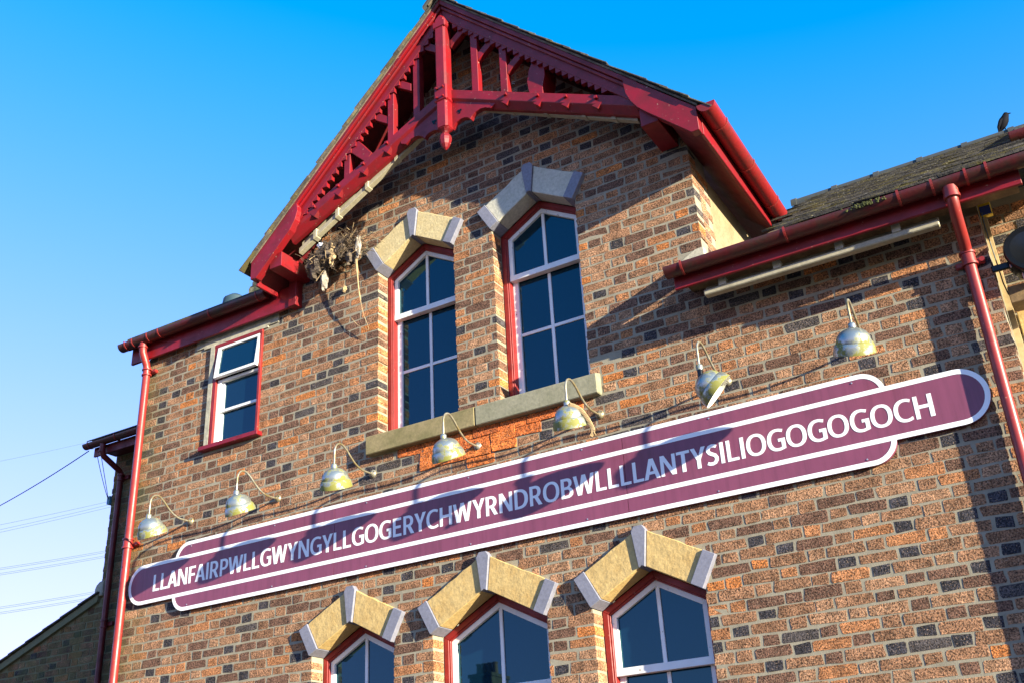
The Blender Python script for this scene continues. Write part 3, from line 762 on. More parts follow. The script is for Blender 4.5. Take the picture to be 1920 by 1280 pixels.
# ---------------------------------------------------------------- gutters and pipes
def gutter(x0, x1, yc, zc, r, parent, mat='gutter', axis='x', brackets=(), tilt=0.0):
    prof = arc(0, 0, r, 180, 360, 12) + arc(0, 0, r - 0.006, 360, 180, 12)
    def place(t, u, v): return (t, yc + u, zc + v) if axis == 'x' else (yc + u, t, zc + v)
    b = MB()
    rings = [[place(t, u, v + tilt * (t - x0)) for u, v in prof] for t in (x0, x1)]
    if axis == 'x': rings = rings[::-1]
    b.sweep(rings, False)
    n = len(prof)
    for t, fl in ((x0, 1), (x1, -1)):          # stop ends
        pr = arc(0, 0, r, 180, 360, 12); tt = t + 0.006 * fl
        vs = [place(t, u, v + tilt * (t - x0)) for u, v in pr] + [place(tt, u, v + tilt * (t - x0)) for u, v in pr]
        m = len(pr); b.add(vs, [tuple(range(m)), tuple(range(2 * m - 1, m - 1, -1))] + [(i, i + m, (i + 1) % m + m, (i + 1) % m) for i in range(m)])
    gt = b.build('gutter', mat, parent, smooth=True)
    for c in brackets:
        pr = arc(0, 0, r + 0.0045, 170, 370, 14) + arc(0, 0, r + 0.0005, 370, 170, 14)
        b2 = MB().sweep([[place(t, u, v + tilt * (c - x0)) for u, v in pr] for t in (c - 0.007, c + 0.007)])
        b2.build('gutter_strap', 'redpipe', gt)
    return gt
# right eave
gR = gutter(-2.125, 0.16, -0.365, 5.035, 0.060, HALL, 'gutter', 'x', (-2.0, -1.30, -0.60, -0.405, -0.215, -0.10), 0.002)
MB().box(-2.10, 0.055, -0.302, -0.278, 4.912, 5.055).build('fascia', 'red', HALL, bevel=0.003)
MB().box(-2.08, 0.03, -0.277, -0.004, 5.02, 5.035).build('soffit', 'timber', HALL)
# cream trunking below the right fascia
MB().box(-1.93, -0.43, -0.235, -0.175, 4.845, 4.885).box(-1.93, -0.43, -0.182, -0.170, 4.886, 4.93).build('light_trunking', 'ply', HALL, bevel=0.006)
for x in (-1.82, -1.45, -1.05, -0.70):
    MB().box(x, x + 0.05, -0.242, -0.165, 4.88, 4.932).build('clip', 'concrete', HALL)
# right downpipe with swan neck
def pipe(pts, r, nm, mt, parent, n=18): return MB().tube(pts, r, n).build(nm, mt, parent, smooth=True)
px_ = -0.338
dpR = pipe([(px_ + 0.02, -0.365, 4.985), (px_ + 0.02, -0.365, 4.93), (px_ + 0.018, -0.355, 4.90), (px_ + 0.012, -0.30, 4.84), (px_ + 0.004, -0.115, 4.74), (px_, -0.065, 4.705), (px_, -0.056, 4.67), (px_ - 0.004, -0.056, 0.1)], 0.034, 'downpipe', 'redpipe', HALL)
pipe([(px_ + 0.02, -0.365, 4.99), (px_ + 0.02, -0.365, 4.93)], 0.044, 'pipe_socket', 'redpipe', dpR)
MB().tube([(px_ + 0.02, -0.365, 4.935), (px_ + 0.02, -0.365, 4.915)], 0.048, 18).build('collar', 'redpipe', dpR, smooth=True)
for zz in (4.70, 4.625):
    MB().tube([(px_, -0.056, zz), (px_, -0.056, zz - 0.014)], 0.048, 18).build('collar', 'redpipe', dpR, smooth=True)
pipe([(px_, -0.056, 4.70), (px_, -0.056, 4.62)], 0.041, 'pipe_socket', 'redpipe', dpR)
MB().box(px_ - 0.085, px_ + 0.085, -0.03, -0.002, 4.625, 4.665).build('pipe_bracket', 'redpipe', dpR, bevel=0.008)
MB().tube([(px_ + 0.07, -0.045, 4.645), (px_ + 0.07, -0.02, 4.645)], 0.016, 12).build('bolt', 'redpipe', dpR)

# left eave
gLft = gutter(-7.79, -5.93, -0.138, 6.205, 0.058, HALL, 'gutter', 'x', (-7.70, -7.60, -7.40, -7.25, -6.60, -6.02), 0.0)
MB().box(-7.715, -5.635, -0.074, -0.048, 6.015, 6.225).build('fascia', 'red', HALL, bevel=0.003)
MB().box(-7.715, -5.66, -0.047, -0.003, 6.12, 6.135).build('soffit', 'timber', HALL)
MB().box(-5.72, -5.636, -0.090, -0.003, 6.012, 6.30).build('fascia_end_block', 'red', HALL, bevel=0.003)
pl = -7.49
dpL = pipe([(pl, -0.138, 6.155), (pl, -0.138, 6.10), (pl, -0.132, 6.06), (pl - 0.004, -0.075, 5.96), (pl - 0.006, -0.062, 5.92), (pl - 0.006, -0.060, 5.85), (pl - 0.01, -0.06, 0.1)], 0.035, 'downpipe', 'redpipe', HALL)
for zz in (6.12, 5.915, 5.86): MB().tube([(pl - 0.003, -0.138 if zz > 6 else -0.061, zz), (pl - 0.003, -0.138 if zz > 6 else -0.061, zz - 0.014)], 0.046, 18).build('collar', 'redpipe', dpL, smooth=True)
for zz in (4.275, 4.20): MB().tube([(pl - 0.008, -0.06, zz), (pl - 0.008, -0.06, zz - 0.014)], 0.049, 18).build('collar', 'redpipe', dpL, smooth=True)
pipe([(pl - 0.008, -0.06, 4.275), (pl - 0.008, -0.06, 4.19)], 0.041, 'pipe_socket', 'redpipe', dpL)
for zz in (5.89, 4.225):
    MB().box(pl - 0.08, pl + 0.09, -0.035, -0.002, zz - 0.018, zz + 0.018).build('pipe_bracket', 'redpipe', dpL, bevel=0.008)
    MB().tube([(pl + 0.078, -0.05, zz), (pl + 0.078, -0.02, zz)], 0.015, 12).build('bolt', 'redpipe', dpL)
# gable side gutter, half round seen end on
gG = gutter(-0.425, 1.16, -1.662, 6.185, 0.066, HALL, 'redgut', 'y', (-0.18, 0.38, 0.93), -0.045)

# ---------------------------------------------------------------- main roof, right slope: slates one by one
PI_ = math.atan(0.6477)
RY, RZ = -0.40, 5.045
def roofp(s, off=0.0): return (RY + s * math.cos(PI_) - off * math.sin(PI_), RZ + s * math.sin(PI_) + off * math.cos(PI_))
sl_me = []
for i in range(5):
    rr = random.Random(i + 40)
    b = MB(); j = lambda: rr.uniform(-0.004, 0.004)
    vs = [(0.003 + j(), 0 + j(), 0.022), (0.247 + j(), 0 + j(), 0.022), (0.247, 0.30, 0.004), (0.003, 0.30, 0.004), (0.003 + j(), 0 + j(), 0.008), (0.247 + j(), 0 + j(), 0.008), (0.247, 0.30, -0.006), (0.003, 0.30, -0.006)]
    b.add(vs, [(0, 1, 2, 3), (7, 6, 5, 4), (0, 4, 5, 1), (1, 5, 6, 2), (2, 6, 7, 3), (3, 7, 4, 0)])
    me = bpy.data.meshes.new('slate'); me.from_pydata(b.v, [], b.f); me.materials.append(M['slate']); me.update(); sl_me.append(me)
rr = random.Random(9)
for row in range(26):
    s = row * 0.2
    for c in range(11):
        X = -1.86 + c * 0.25 + (0.125 if row % 2 else 0)
        if RY + s * math.cos(PI_) < 1.10 and X < -1.58: continue
        if X > 0.85: continue
        y, z = roofp(s, 0.004)
        o = bpy.data.objects.new('slate', rr.choice(sl_me)); COL.objects.link(o); o.parent = HALL
        o.location = (X, y, z + rr.uniform(0, 0.004)); o.rotation_euler = (PI_, rr.uniform(-0.006, 0.006), rr.uniform(-0.008, 0.008))
y1, z1 = roofp(5.18)
MB().prismx([(RY + 0.03, RZ - 0.02), (y1, z1 - 0.03), (y1, z1 - 0.06), (RY + 0.03, RZ - 0.06)], -1.60, 1.1).build('roof_boarding', 'timber', HALL)
MB().prismx([(y1, z1 - 0.03), (y1 + 4.2, z1 - 2.75), (y1 + 4.2, z1 - 2.80), (y1, z1 - 0.08)], -7.6, 1.1).build('rear_roof', 'slate', HALL)
for k in range(7):
    X = -2.10 + k * 0.447
    b = MB(); pr = arc(0, 0, 0.078, 200, -20, 10) + arc(0, 0, 0.064, -20, 200, 10)
    b.sweep([[(x, y1 + u, z1 - 0.028 + v) for u, v in pr] for x in (X + 0.441, X + 0.0)])
    b.build('ridge_tile', 'ridge', HALL, smooth=True)
    pr = arc(0, 0, 0.090, 200, -20, 10) + arc(0, 0, 0.076, -20, 200, 10)
    MB().sweep([[(x, y1 + u, z1 - 0.028 + v) for u, v in pr] for x in (X + 0.035, X - 0.025)]).build('ridge_joint', 'ridge', HALL, smooth=True)
# moss in the gutter and flashing at the valley
rr = random.Random(2); ms = MB()
for k in range(70):
    x = rr.gauss(-0.79, 0.05); 
    ms.lathe([(0.0005, 0.006), (0.006, 0.004), (0.008, 0), (0.004, -0.006)], Matrix.Translation((x, -0.365 - 0.059 + rr.uniform(-0.003, 0.003), 5.035 + rr.uniform(-0.022, 0.004))), 6)
o = ms.build('gutter_moss', mat_simple('green_moss', (0.05, 0.055, 0.012), 0.95, 0, 0.5, 40, 0.8), HALL); o['kind'] = 'stuff'
MB().prismx([(-0.30, 5.085), (0.05, 5.30), (0.05, 5.305), (-0.30, 5.09)], -2.13, -1.70).build('lead_flashing', 'metal', HALL)
# left roof slope and rear
MB().prismx([(-0.16, 6.225), (3.0, 8.0), (3.0, 8.04), (-0.16, 6.25)], -7.70, -5.90).build('left_roof', 'slate', HALL)
# second dormer eave on the far right
MB().box(0.10, 1.2, 1.14, 1.165, 5.93, 6.08).build('fascia', 'red', HALL, bevel=0.003)
gutter(0.075, 1.2, 1.09, 6.085, 0.065, HALL, 'gutter', 'x', (0.30,), 0)
MB().prismx([(1.08, 6.11), (3.8, 7.75), (3.8, 7.78), (1.08, 6.13)], 0.12, 1.2).build('dormer_roof', 'slate', HALL)

# ---------------------------------------------------------------- far right recess: window head, clutter
MB().box(-0.19, -0.10, 0.765, 0.80, 4.43, 4.60).build('end_stone', 'ochre', HALL, bevel=0.004)
MB().prism([(-0.10, 4.40), (0.3, 4.56), (0.3, 4.72), (-0.10, 4.60)], 0.775, 0.80).build('arch_stone', 'ochre', HALL)
bt_ = MB().box(-0.226, -0.19, 0.28, 0.325, 3.0, 5.16).build('conduit', 'tan', HALL)
cab = tag(MB().tube([(-0.205, 0.10, 5.02), (-0.21, 0.12, 4.95), (-0.205, 0.16, 4.75), (-0.20, 0.17, 4.55), (-0.19, 0.16, 4.47), (-0.15, 0.13, 4.39), (-0.12, 0.12, 4.37)], 0.0045, 6).build('wall_cable', 'cable'), 'grey cable running down the right corner of the wall to the floodlight', 'cable')
al = root('alarm_box', 'small yellow and blue alarm box under the right eave', 'alarm box')
MB().box(-0.225, -0.150, 0.262, 0.30, 5.08, 5.18).build('body', 'yellow', al, bevel=0.003)
MB().box(-0.218, -0.155, 0.256, 0.2615, 5.085, 5.145).build('front_cover', 'bluep', al)
fl = root('floodlight', 'round black floodlight on a bracket at the right edge', 'floodlight')
Mx = Matrix.Translation((0.012, 0.02, 4.605)) @ Matrix.Rotation(R(78), 4, 'X') @ Matrix.Rotation(R(12), 4, 'Y')
MB().lathe([(0.001, 0.045), (0.06, 0.05), (0.11, 0.062), (0.145, 0.07), (0.155, 0.06), (0.155, -0.05), (0.11, -0.11), (0.001, -0.12)], Mx, 32).build('housing', 'black', fl, smooth=True)
MB().lathe([(0.14, 0.071), (0.172, 0.074), (0.176, 0.066), (0.176, 0.05), (0.165, 0.048)], Mx, 32).build('rim', 'black', fl, smooth=True)
MB().box(-0.235, -0.115, -0.012, 0.012, 4.555, 4.595).build('arm', 'black', fl, bevel=0.004)
MB().box(-0.135, -0.085, -0.020, -0.013, 4.548, 4.602).build('bracket_plate', 'metal', fl, bevel=0.012)
MB().tube([(-0.108, -0.032, 4.575), (-0.108, -0.018, 4.575)], 0.011, 10).build('bolt', 'metal', fl)
MB().box(-0.084, -0.060, -0.03, 0.02, 4.45, 4.74).build('yoke', 'metal', fl, bevel=0.004)
tb = tag(MB().box(-0.185, 0.18, 0.06, 0.20, 4.36, 4.47).build('timber_block', 'timber', bevel=0.004), 'dark timber block fixed to the wall below the black floodlight', 'timber')

# ---------------------------------------------------------------- the long sign
SG = root('station_sign', 'very long maroon name board with white lettering and rounded ends', 'sign')
SY0, SY1 = -0.033, -0.010
zl0, zl1, xl0, xl1 = 3.669, 4.010, -7.460, -0.413
zp0, zp1, xp0, xp1, rc = 3.544, 4.125, -6.915, -0.967, 0.150
rl = (zl1 - zl0) / 2; zlc = (zl0 + zl1) / 2
def stad(i): # long bar outline inset i
    r = rl - i
    return arc(xl1 - rl, zlc, r, -90, 90, 20) + arc(xl0 + rl, zlc, r, 90, 270, 20)
def corner(cx, cz, a0, a1, i): return arc(cx, cz, rc - i, a0, a1, 10)
def clip_z(x, i, zc_, top, right):
    pass
# union outline, counter clockwise
def panel_side_x(z, i=0.0):
    """|x offset| of the rounded corner at height z"""
    zc_ = zp1 - rc if z > zlc else zp0 + rc
    d = abs(z - zc_) if (z > zp1 - rc or z < zp0 + rc) else 0
    r = rc - i
    return rc - math.sqrt(max(0, r * r - d * d)) if d else i
out = []
out += [(xp0 + rc, zp0), (xp1 - rc, zp0)]
zc1, zc0 = zp1 - rc, zp0 + rc
def arcpts(cx, cz, a0, a1, keep):
    return [p for p in arc(cx, cz, rc, a0, a1, 14) if keep(p)]
out += arcpts(xp1 - rc, zc0, -90, 0, lambda p: p[1] < zl0 - 0.001)
out += [(xp1 - panel_side_x(zl0), zl0)]
out += [(xl1 - rl, zl0)] + arc(xl1 - rl, zlc, rl, -80, 80, 18) + [(xl1 - rl, zl1)]
out += [(xp1 - panel_side_x(zl1), zl1)]
out += arcpts(xp1 - rc, zc1, 0, 90, lambda p: p[1] > zl1 + 0.001)
out += [(xp1 - rc - 0.001, zp1), (xp0 + rc + 0.001, zp1)]
out += arcpts(xp0 + rc, zc1, 90, 180, lambda p: p[1] > zl1 + 0.001)
out += [(xp0 + panel_side_x(zl1), zl1), (xl0 + rl, zl1)] + arc(xl0 + rl, zlc, rl, 100, 260, 18) + [(xl0 + rl, zl0), (xp0 + panel_side_x(zl0), zl0)]
out += arcpts(xp0 + rc, zc0, 180, 270, lambda p: p[1] < zl0 - 0.001)
def clipx(poly, x, keep_right):
    r = []
    for i in range(len(poly)):
        a, b = poly[i], poly[(i + 1) % len(poly)]
        ia = (a[0] >= x) == keep_right; ib = (b[0] >= x) == keep_right
        if ia: r.append(a)
        if ia != ib:
            t = (x - a[0]) / (b[0] - a[0]); r.append((x, a[1] + (b[1] - a[1]) * t))
    return r
JX = [-5.187, -2.711]
def inset_y(poly): return poly
pieces = [clipx(out, JX[0] - 0.002, False), clipx(clipx(out, JX[0] + 0.002, True), JX[1] - 0.002, False), clipx(out, JX[1] + 0.002, True)]
for pc in pieces:
    pb = MB().prism(pc, SY0, SY1).build('panel', 'maroon', SG)
# dark rim behind the board
for pc in pieces:
    MB().prism(pc, SY1 + 0.0005, -0.002).build('backing', 'signedge', SG)
ZS = 0.030
def strip(pa, pb_, nm='white_stripe', close=False):
    b = MB(); n = len(pa); rng = range(n if close else n - 1)
    for i in rng:
        j = (i + 1) % n
        q = [pa[i], pa[j], pb_[j], pb_[i]]
        b.prism(q, SY0 - 0.0015, SY0 - 0.0002)
    return b.build(nm, 'signwhite', SG)
strip(stad(0), stad(ZS), close=True)
def half(top):
    sg = 1 if top else -1
    zc_ = zc1 if top else zc0
    def line(i):
        r = rc - i; zlim = (zl1 + 0.0005) if top else (zl0 - 0.0005)
        a_lim = math.degrees(math.asin(max(-1, min(1, (zlim - zc_) * sg / r))))
        right = arc(xp1 - rc, zc_, r, sg * a_lim, sg * 90, 12)
        left = arc(xp0 + rc, zc_, r, sg * 90, sg * (180 - a_lim), 12)
        return right + left
    strip(line(0), line(ZS))
half(True); half(False)
for xs_ in [xp0 + 0.18 + k * 0.93 for k in range(7)]:
    for zs_ in (zp1 - 0.045, zp0 + 0.045):
        MB().tube([(xs_, SY0 - 0.0035, zs_), (xs_, SY0 + 0.001, zs_)], 0.005, 8).build('screw', 'metal', SG)
# lettering
TEXT = 'LLANFAIRPWLLGWYNGYLLGOGERYCHWYRNDROBWLLLLANTYSILIOGOGOGOCH'
glyph = {}
def sup(cx, cy, rx, ry, a0, a1, n=18, e=2.25):
    o = []
    for i in range(n + 1):
        t = R(a0 + (a1 - a0) * i / n); c, q = math.cos(t), math.sin(t)
        o.append((cx + rx * math.copysign(abs(c) ** (2 / e), c), cy + ry * math.copysign(abs(q) ** (2 / e), q)))
    return o
def outline(ch):
    T, Hh = 0.160, 0.138
    if ch == 'I': return [[(0, 0), (T, 0), (T, 1), (0, 1)]]
    if ch == 'L': return [[(0, 0), (0.50, 0), (0.50, Hh), (T, Hh), (T, 1), (0, 1)]]
    if ch == 'T': return [[(0.214, 0), (0.386, 0), (0.386, 1 - Hh), (0.60, 1 - Hh), (0.60, 1), (0, 1), (0, 1 - Hh), (0.214, 1 - Hh)]]
    if ch == 'E': return [[(0, 0), (0.51, 0), (0.51, Hh), (T, Hh), (T, 0.435), (0.47, 0.435), (0.47, 0.58), (T, 0.58), (T, 1 - Hh), (0.50, 1 - Hh), (0.50, 1), (0, 1)]]
    if ch == 'F': return [[(0, 0), (T, 0), (T, 0.42), (0.45, 0.42), (0.45, 0.565), (T, 0.565), (T, 1 - Hh), (0.49, 1 - Hh), (0.49, 1), (0, 1)]]
    if ch == 'H': return [[(0, 0), (T, 0), (T, 0.43), (0.53, 0.43), (0.53, 0), (0.702, 0), (0.702, 1), (0.53, 1), (0.53, 0.58), (T, 0.58), (T, 1), (0, 1)]]
    if ch == 'N': return [[(0, 0), (0.158, 0), (0.158, 0.70), (0.51, 0), (0.70, 0), (0.70, 1), (0.542, 1), (0.542, 0.32), (0.19, 1), (0, 1)]]
    if ch == 'A': return [[(0, 0), (0.175, 0), (0.243, 0.235), (0.497, 0.235), (0.565, 0), (0.745, 0), (0.47, 1), (0.272, 1)], [(0.283, 0.375), (0.369, 0.70), (0.459, 0.375)]]
    if ch == 'Y': return [[(0.252, 0), (0.424, 0), (0.424, 0.41), (0.68, 1), (0.49, 1), (0.341, 0.59), (0.19, 1), (0, 1), (0.252, 0.41)]]
    if ch == 'W': return [[(0.19, 0), (0.385, 0), (0.525, 0.66), (0.665, 0), (0.86, 0), (1.05, 1), (0.875, 1), (0.765, 0.33), (0.62, 1), (0.435, 1), (0.29, 0.33), (0.175, 1), (0, 1)]]
    if ch == 'O': return [sup(0.42, 0.5, 0.42, 0.515, 0, 350, 35), sup(0.42, 0.5, 0.256, 0.383, 0, 350, 35)]
    if ch == 'C':
        o = sup(0.43, 0.5, 0.43, 0.515, 52, 308, 26); i = sup(0.445, 0.5, 0.278, 0.383, 302, 58, 26)
        return [[(0.685, 0.955)] + o[1:-1] + [(0.685, 0.045), (0.665, 0.185)] + i[1:-1] + [(0.650, 0.820)]]
    if ch == 'G':
        o = sup(0.43, 0.5, 0.43, 0.515, 55, 300, 26); i = sup(0.445, 0.5, 0.278, 0.383, 300, 58, 26)
        return [[(0.705, 0.955)] + o[1:-1] + [(0.745, 0.055), (0.745, 0.545), (0.455, 0.545), (0.455, 0.405), (0.582, 0.405), (0.582, 0.148)] + i[2:-1] + [(0.665, 0.820)]]
    if ch == 'D':
        return [[(0, 0), (0.26, 0)] + sup(0.26, 0.5, 0.46, 0.5, -88, 88, 20) + [(0.26, 1), (0, 1)],
                [(T, Hh - 0.01), (0.26, Hh - 0.01)] + sup(0.26, 0.5, 0.275, 0.362, -86, 86, 18) + [(0.26, 1.01 - Hh), (T, 1.01 - Hh)]]
    if ch == 'P':
        return [[(0, 0), (T, 0), (T, 0.36), (0.27, 0.36)] + sup(0.27, 0.68, 0.31, 0.32, -86, 86, 16) + [(0.27, 1), (0, 1)],
                [(T, 0.495), (0.27, 0.495)] + sup(0.27, 0.68, 0.138, 0.185, -84, 84, 12) + [(0.27, 0.865), (T, 0.865)]]
    if ch == 'R':
        return [[(0, 0), (T, 0), (T, 0.385), (0.245, 0.385), (0.44, 0), (0.64, 0), (0.425, 0.415)] + sup(0.27, 0.69, 0.31, 0.31, -52, 86, 14) + [(0.27, 1), (0, 1)],
                [(T, 0.515), (0.27, 0.515)] + sup(0.27, 0.69, 0.138, 0.175, -84, 84, 12) + [(0.27, 0.865), (T, 0.865)]]
    if ch == 'B':
        return [[(0, 0), (0.29, 0)] + sup(0.29, 0.275, 0.31, 0.275, -86, 62, 14) + sup(0.28, 0.755, 0.275, 0.245, -55, 86, 12) + [(0.28, 1), (0, 1)],
                [(T, 0.135), (0.29, 0.135)] + sup(0.29, 0.285, 0.140, 0.150, -84, 84, 10) + [(0.29, 0.435), (T, 0.435)],
                [(T, 0.57), (0.27, 0.57)] + sup(0.27, 0.7175, 0.125, 0.1475, -84, 84, 10) + [(0.27, 0.865), (T, 0.865)]]
    if ch == 'S':
        P = [(0.475, 0.865), (0.40, 0.905), (0.29, 0.928), (0.165, 0.895), (0.098, 0.790), (0.098, 0.700), (0.16, 0.600), (0.27, 0.530), (0.39, 0.455), (0.445, 0.345), (0.435, 0.225), (0.365, 0.115), (0.25, 0.075), (0.13, 0.090), (0.03, 0.140)]
        L, Rr = [], []
        for i, p in enumerate(P):
            a_, b_ = P[max(0, i - 1)], P[min(len(P) - 1, i + 1)]
            dx, dy = b_[0] - a_[0], b_[1] - a_[1]; ll = math.hypot(dx, dy); hw = 0.073 + 0.012 * math.sin(math.pi * i / (len(P) - 1))
            L.append((p[0] - dy / ll * hw, p[1] + dx / ll * hw)); Rr.append((p[0] + dy / ll * hw, p[1] - dx / ll * hw))
        return [L + Rr[::-1]]
def make_glyph(ch):
    cu = bpy.data.curves.new('letter_outline', 'CURVE'); cu.dimensions = '2D'; cu.fill_mode = 'FRONT'
    for pl__ in outline(ch):
        sp_ = cu.splines.new('POLY'); sp_.points.add(len(pl__) - 1); sp_.use_cyclic_u = True
        for k_, (x_, y_) in enumerate(pl__): sp_.points[k_].co = (x_, y_, 0, 1)
    ob = bpy.data.objects.new('letter_outline', cu); COL.objects.link(ob)
    dgr = bpy.context.evaluated_depsgraph_get(); ev = ob.evaluated_get(dgr); me = ev.to_mesh()
    vs = [tuple(v.co) for v in me.vertices]; fs = [tuple(p.vertices) for p in me.polygons]
    ev.to_mesh_clear(); bpy.data.objects.remove(ob); bpy.data.curves.remove(cu)
    xs = [v[0] for v in vs]; ys = [v[1] for v in vs]
    return vs, fs, min(xs), max(xs), min(ys), max(ys)
for ch in sorted(set(TEXT)): glyph[ch] = make_glyph(ch)
hcap = 1.0; base = 0.0
# pair spacing in cap heights
def gap(a, b):
    t = 0.125
    rnd_ = 'OGCD'
    if a in 'OGCDBRPS': t -= 0.03
    if b in 'OGCS': t -= 0.035
    if a == 'L' and b in 'WYT': t -= 0.09
    if a in 'WYTAFP' or b in 'WYTA': t -= 0.06
    if (a in 'LF' and b in 'LIGANP'): t -= 0.02
    if a + b in ('TY', 'WY', 'YS', 'PW', 'LA', 'RY', 'FA', 'AN'): t -= 0.02
    return t
CX = 1.0
hz = 0.1405
wid = []; pos = 0; pl_ = []
for i, ch in enumerate(TEXT):
    v, f, a, b, c, d = glyph[ch]; wl = (b - a) / hcap * CX
    if i: pos += gap(TEXT[i - 1], ch)
    pl_.append(pos); pos += wl
tot = pos; x_0, x_1 = -7.156, -0.727
sx = (x_1 - x_0) / tot
lm = {}
for i, ch in enumerate(TEXT):
    v, f, a, b, c, d = glyph[ch]
    key = ch
    if key not in lm:
        me = bpy.data.meshes.new('letter'); vv = [((x - a) / hcap * CX * sx, 0, (y - base) / hcap * hz) for x, y, z in v]
        n = len(vv); fs = [tuple(p) for p in f]
        edges = {}
        for p in fs:
            for q in range(len(p)):
                e = (p[q], p[(q + 1) % len(p)]); edges[e] = 1
        vs2 = vv + [(x, 0.0013, z) for x, y, z in vv]
        side_f = [(e[0], e[1], e[1] + n, e[0] + n) for e in edges if (e[1], e[0]) not in edges]
        me.from_pydata(vs2, [], fs + side_f); me.update(); me.materials.append(M['signwhite']); lm[key] = me
    o = bpy.data.objects.new('letter', lm[key]); COL.objects.link(o); o.parent = SG
    o.location = (x_0 + pl_[i] * sx, SY0 - 0.0016, 3.762)

# ---------------------------------------------------------------- gooseneck lamps
def catmull(P, n=6):
    P = [Vector(p) for p in P]; P = [P[0] * 2 - P[1]] + P + [P[-1] * 2 - P[-2]]; out = []
    for i in range(1, len(P) - 2):
        for k in range(n):
            t = k / n; a, b, c, d = P[i - 1:i + 3]
            out.append(0.5 * ((2 * b) + (c - a) * t + (2 * a - 5 * b + 4 * c - d) * t * t + (3 * b - a - 3 * c + d) * t ** 3))
    return out + [P[-2]]
ARM = [(0, -0.004, 0), (0, -0.07, -0.004), (0, -0.145, -0.002), (0, -0.215, 0.022), (0, -0.275, 0.062), (0, -0.325, 0.103), (0, -0.385, 0.132), (0, -0.435, 0.118), (0, -0.462, 0.075), (0, -0.466, 0.02), (0, -0.466, -0.055)]
def make_lamp(label):
    r = root('wall_lamp', label, 'lamp', 'gooseneck lamps above the sign')
    MB().tube(catmull(ARM, 5), 0.0078, 10).build('arm', 'pole', r, smooth=True)
    mt = Matrix.Rotation(R(90), 4, 'X')
    MB().lathe([(0.034, 0.0), (0.034, 0.005), (0.029, 0.014), (0.018, 0.022), (0.010, 0.026), (0.010, 0.040)], mt, 20).build('wall_plate', 'pole', r, smooth=True)
    for a in (30, 150, 270):
        MB().tube([(0.024 * math.cos(R(a)), -0.012, 0.024 * math.sin(R(a))), (0.024 * math.cos(R(a)), -0.020, 0.024 * math.sin(R(a)))], 0.004, 6).build('screw', 'black', r)
    n0 = (0, -0.466, -0.055)
    c = MB().lathe([(0.012, 0.012), (0.020, 0.006), (0.023, -0.004), (0.021, -0.026), (0.012, -0.032)], Matrix.Identity(4), 16).build('collar', 'lamp', r, smooth=True); c.location = n0
    # outer shell: dome, roll bead, flared skirt
    prof = [(0.018, 0.006), (0.030, 0.002), (0.055, -0.008), (0.074, -0.020), (0.088, -0.038), (0.096, -0.056), (0.0995, -0.072), (0.0998, -0.079), (0.104, -0.082), (0.108, -0.087), (0.114, -0.100), (0.118, -0.118), (0.1205, -0.134), (0.121, -0.145)]
    s = MB().lathe(prof, Matrix.Identity(4), 36).build('shade', 'lamp', r, smooth=True)
    inn = [(0.120, -0.145), (0.117, -0.130), (0.110, -0.098), (0.097, -0.080), (0.090, -0.052), (0.056, -0.016), (0.002, -0.004)]
    q = MB().lathe(inn, Matrix.Identity(4), 36).build('shade_lining', 'lampin', r, smooth=True)
    b = MB().lathe([(0.014, -0.012), (0.014, -0.045), (0.024, -0.062), (0.026, -0.080), (0.017, -0.100), (0.001, -0.106)], Matrix.Identity(4), 14).build('bulb', 'lampin', r, smooth=True)
    for o in (s, q, b):
        o.location = (0, -0.470, -0.082); o.rotation_euler = (R(22), 0, 0)
    return r, (s, q, b, c)
LX = [-6.800, -5.814, -4.842, -3.873, -2.869, -1.936, -1.016]
LL = ['gooseneck lamp nearest the left downpipe', 'gooseneck lamp between the left end lamp and the one below the small window',
      'gooseneck lamp just left of the double stone sill', 'gooseneck lamp in front of the orange brick patch',
      'gooseneck lamp with a frayed rope end, below the right end of the stone sill', 'broken gooseneck lamp with its shade twisted, white inside showing',
      'green mossy gooseneck lamp nearest the right downpipe']
LL[1] = 'gooseneck lamp second from the left downpipe, half green shade'
def copy_tree(o, parent=None):
    c = o.copy(); COL.objects.link(c); c.parent = parent
    for ch in o.children: copy_tree(ch, c)
    return c
l0, parts = make_lamp(LL[0])
lamps = [l0]
for i in range(1, 7):
    c = copy_tree(l0); c['label'] = LL[i]; lamps.append(c)
yaws = [1.5, -0.5, 0, 1, -2, -2, 1]
tl = [(27, 0, 0), (26, 0, 0), (25, 10, 0), (27, -1, 0), (25, 5, 0), (22, -44, 0), (28, 12, 0)]
for i, l in enumerate(lamps):
    l.location = (LX[i], 0, 4.312)
    l.rotation_euler = (0, 0, R(yaws[i]))
    for ch in l.children:
        if ch.name.split('.')[0] in ('shade', 'shade_lining', 'bulb'):
            rt = tl[i]
            ch.rotation_euler = (R(rt[0]), R(rt[1]), 0)
            if i == 5: ch.location = (-0.010, -0.470, -0.135)
# broken fitting on the sixth lamp: exposed black lampholder
MB().tube([(0, -0.466, -0.08), (0, -0.467, -0.125)], 0.018, 14).build('lamp_holder', 'black', lamps[5], smooth=True)
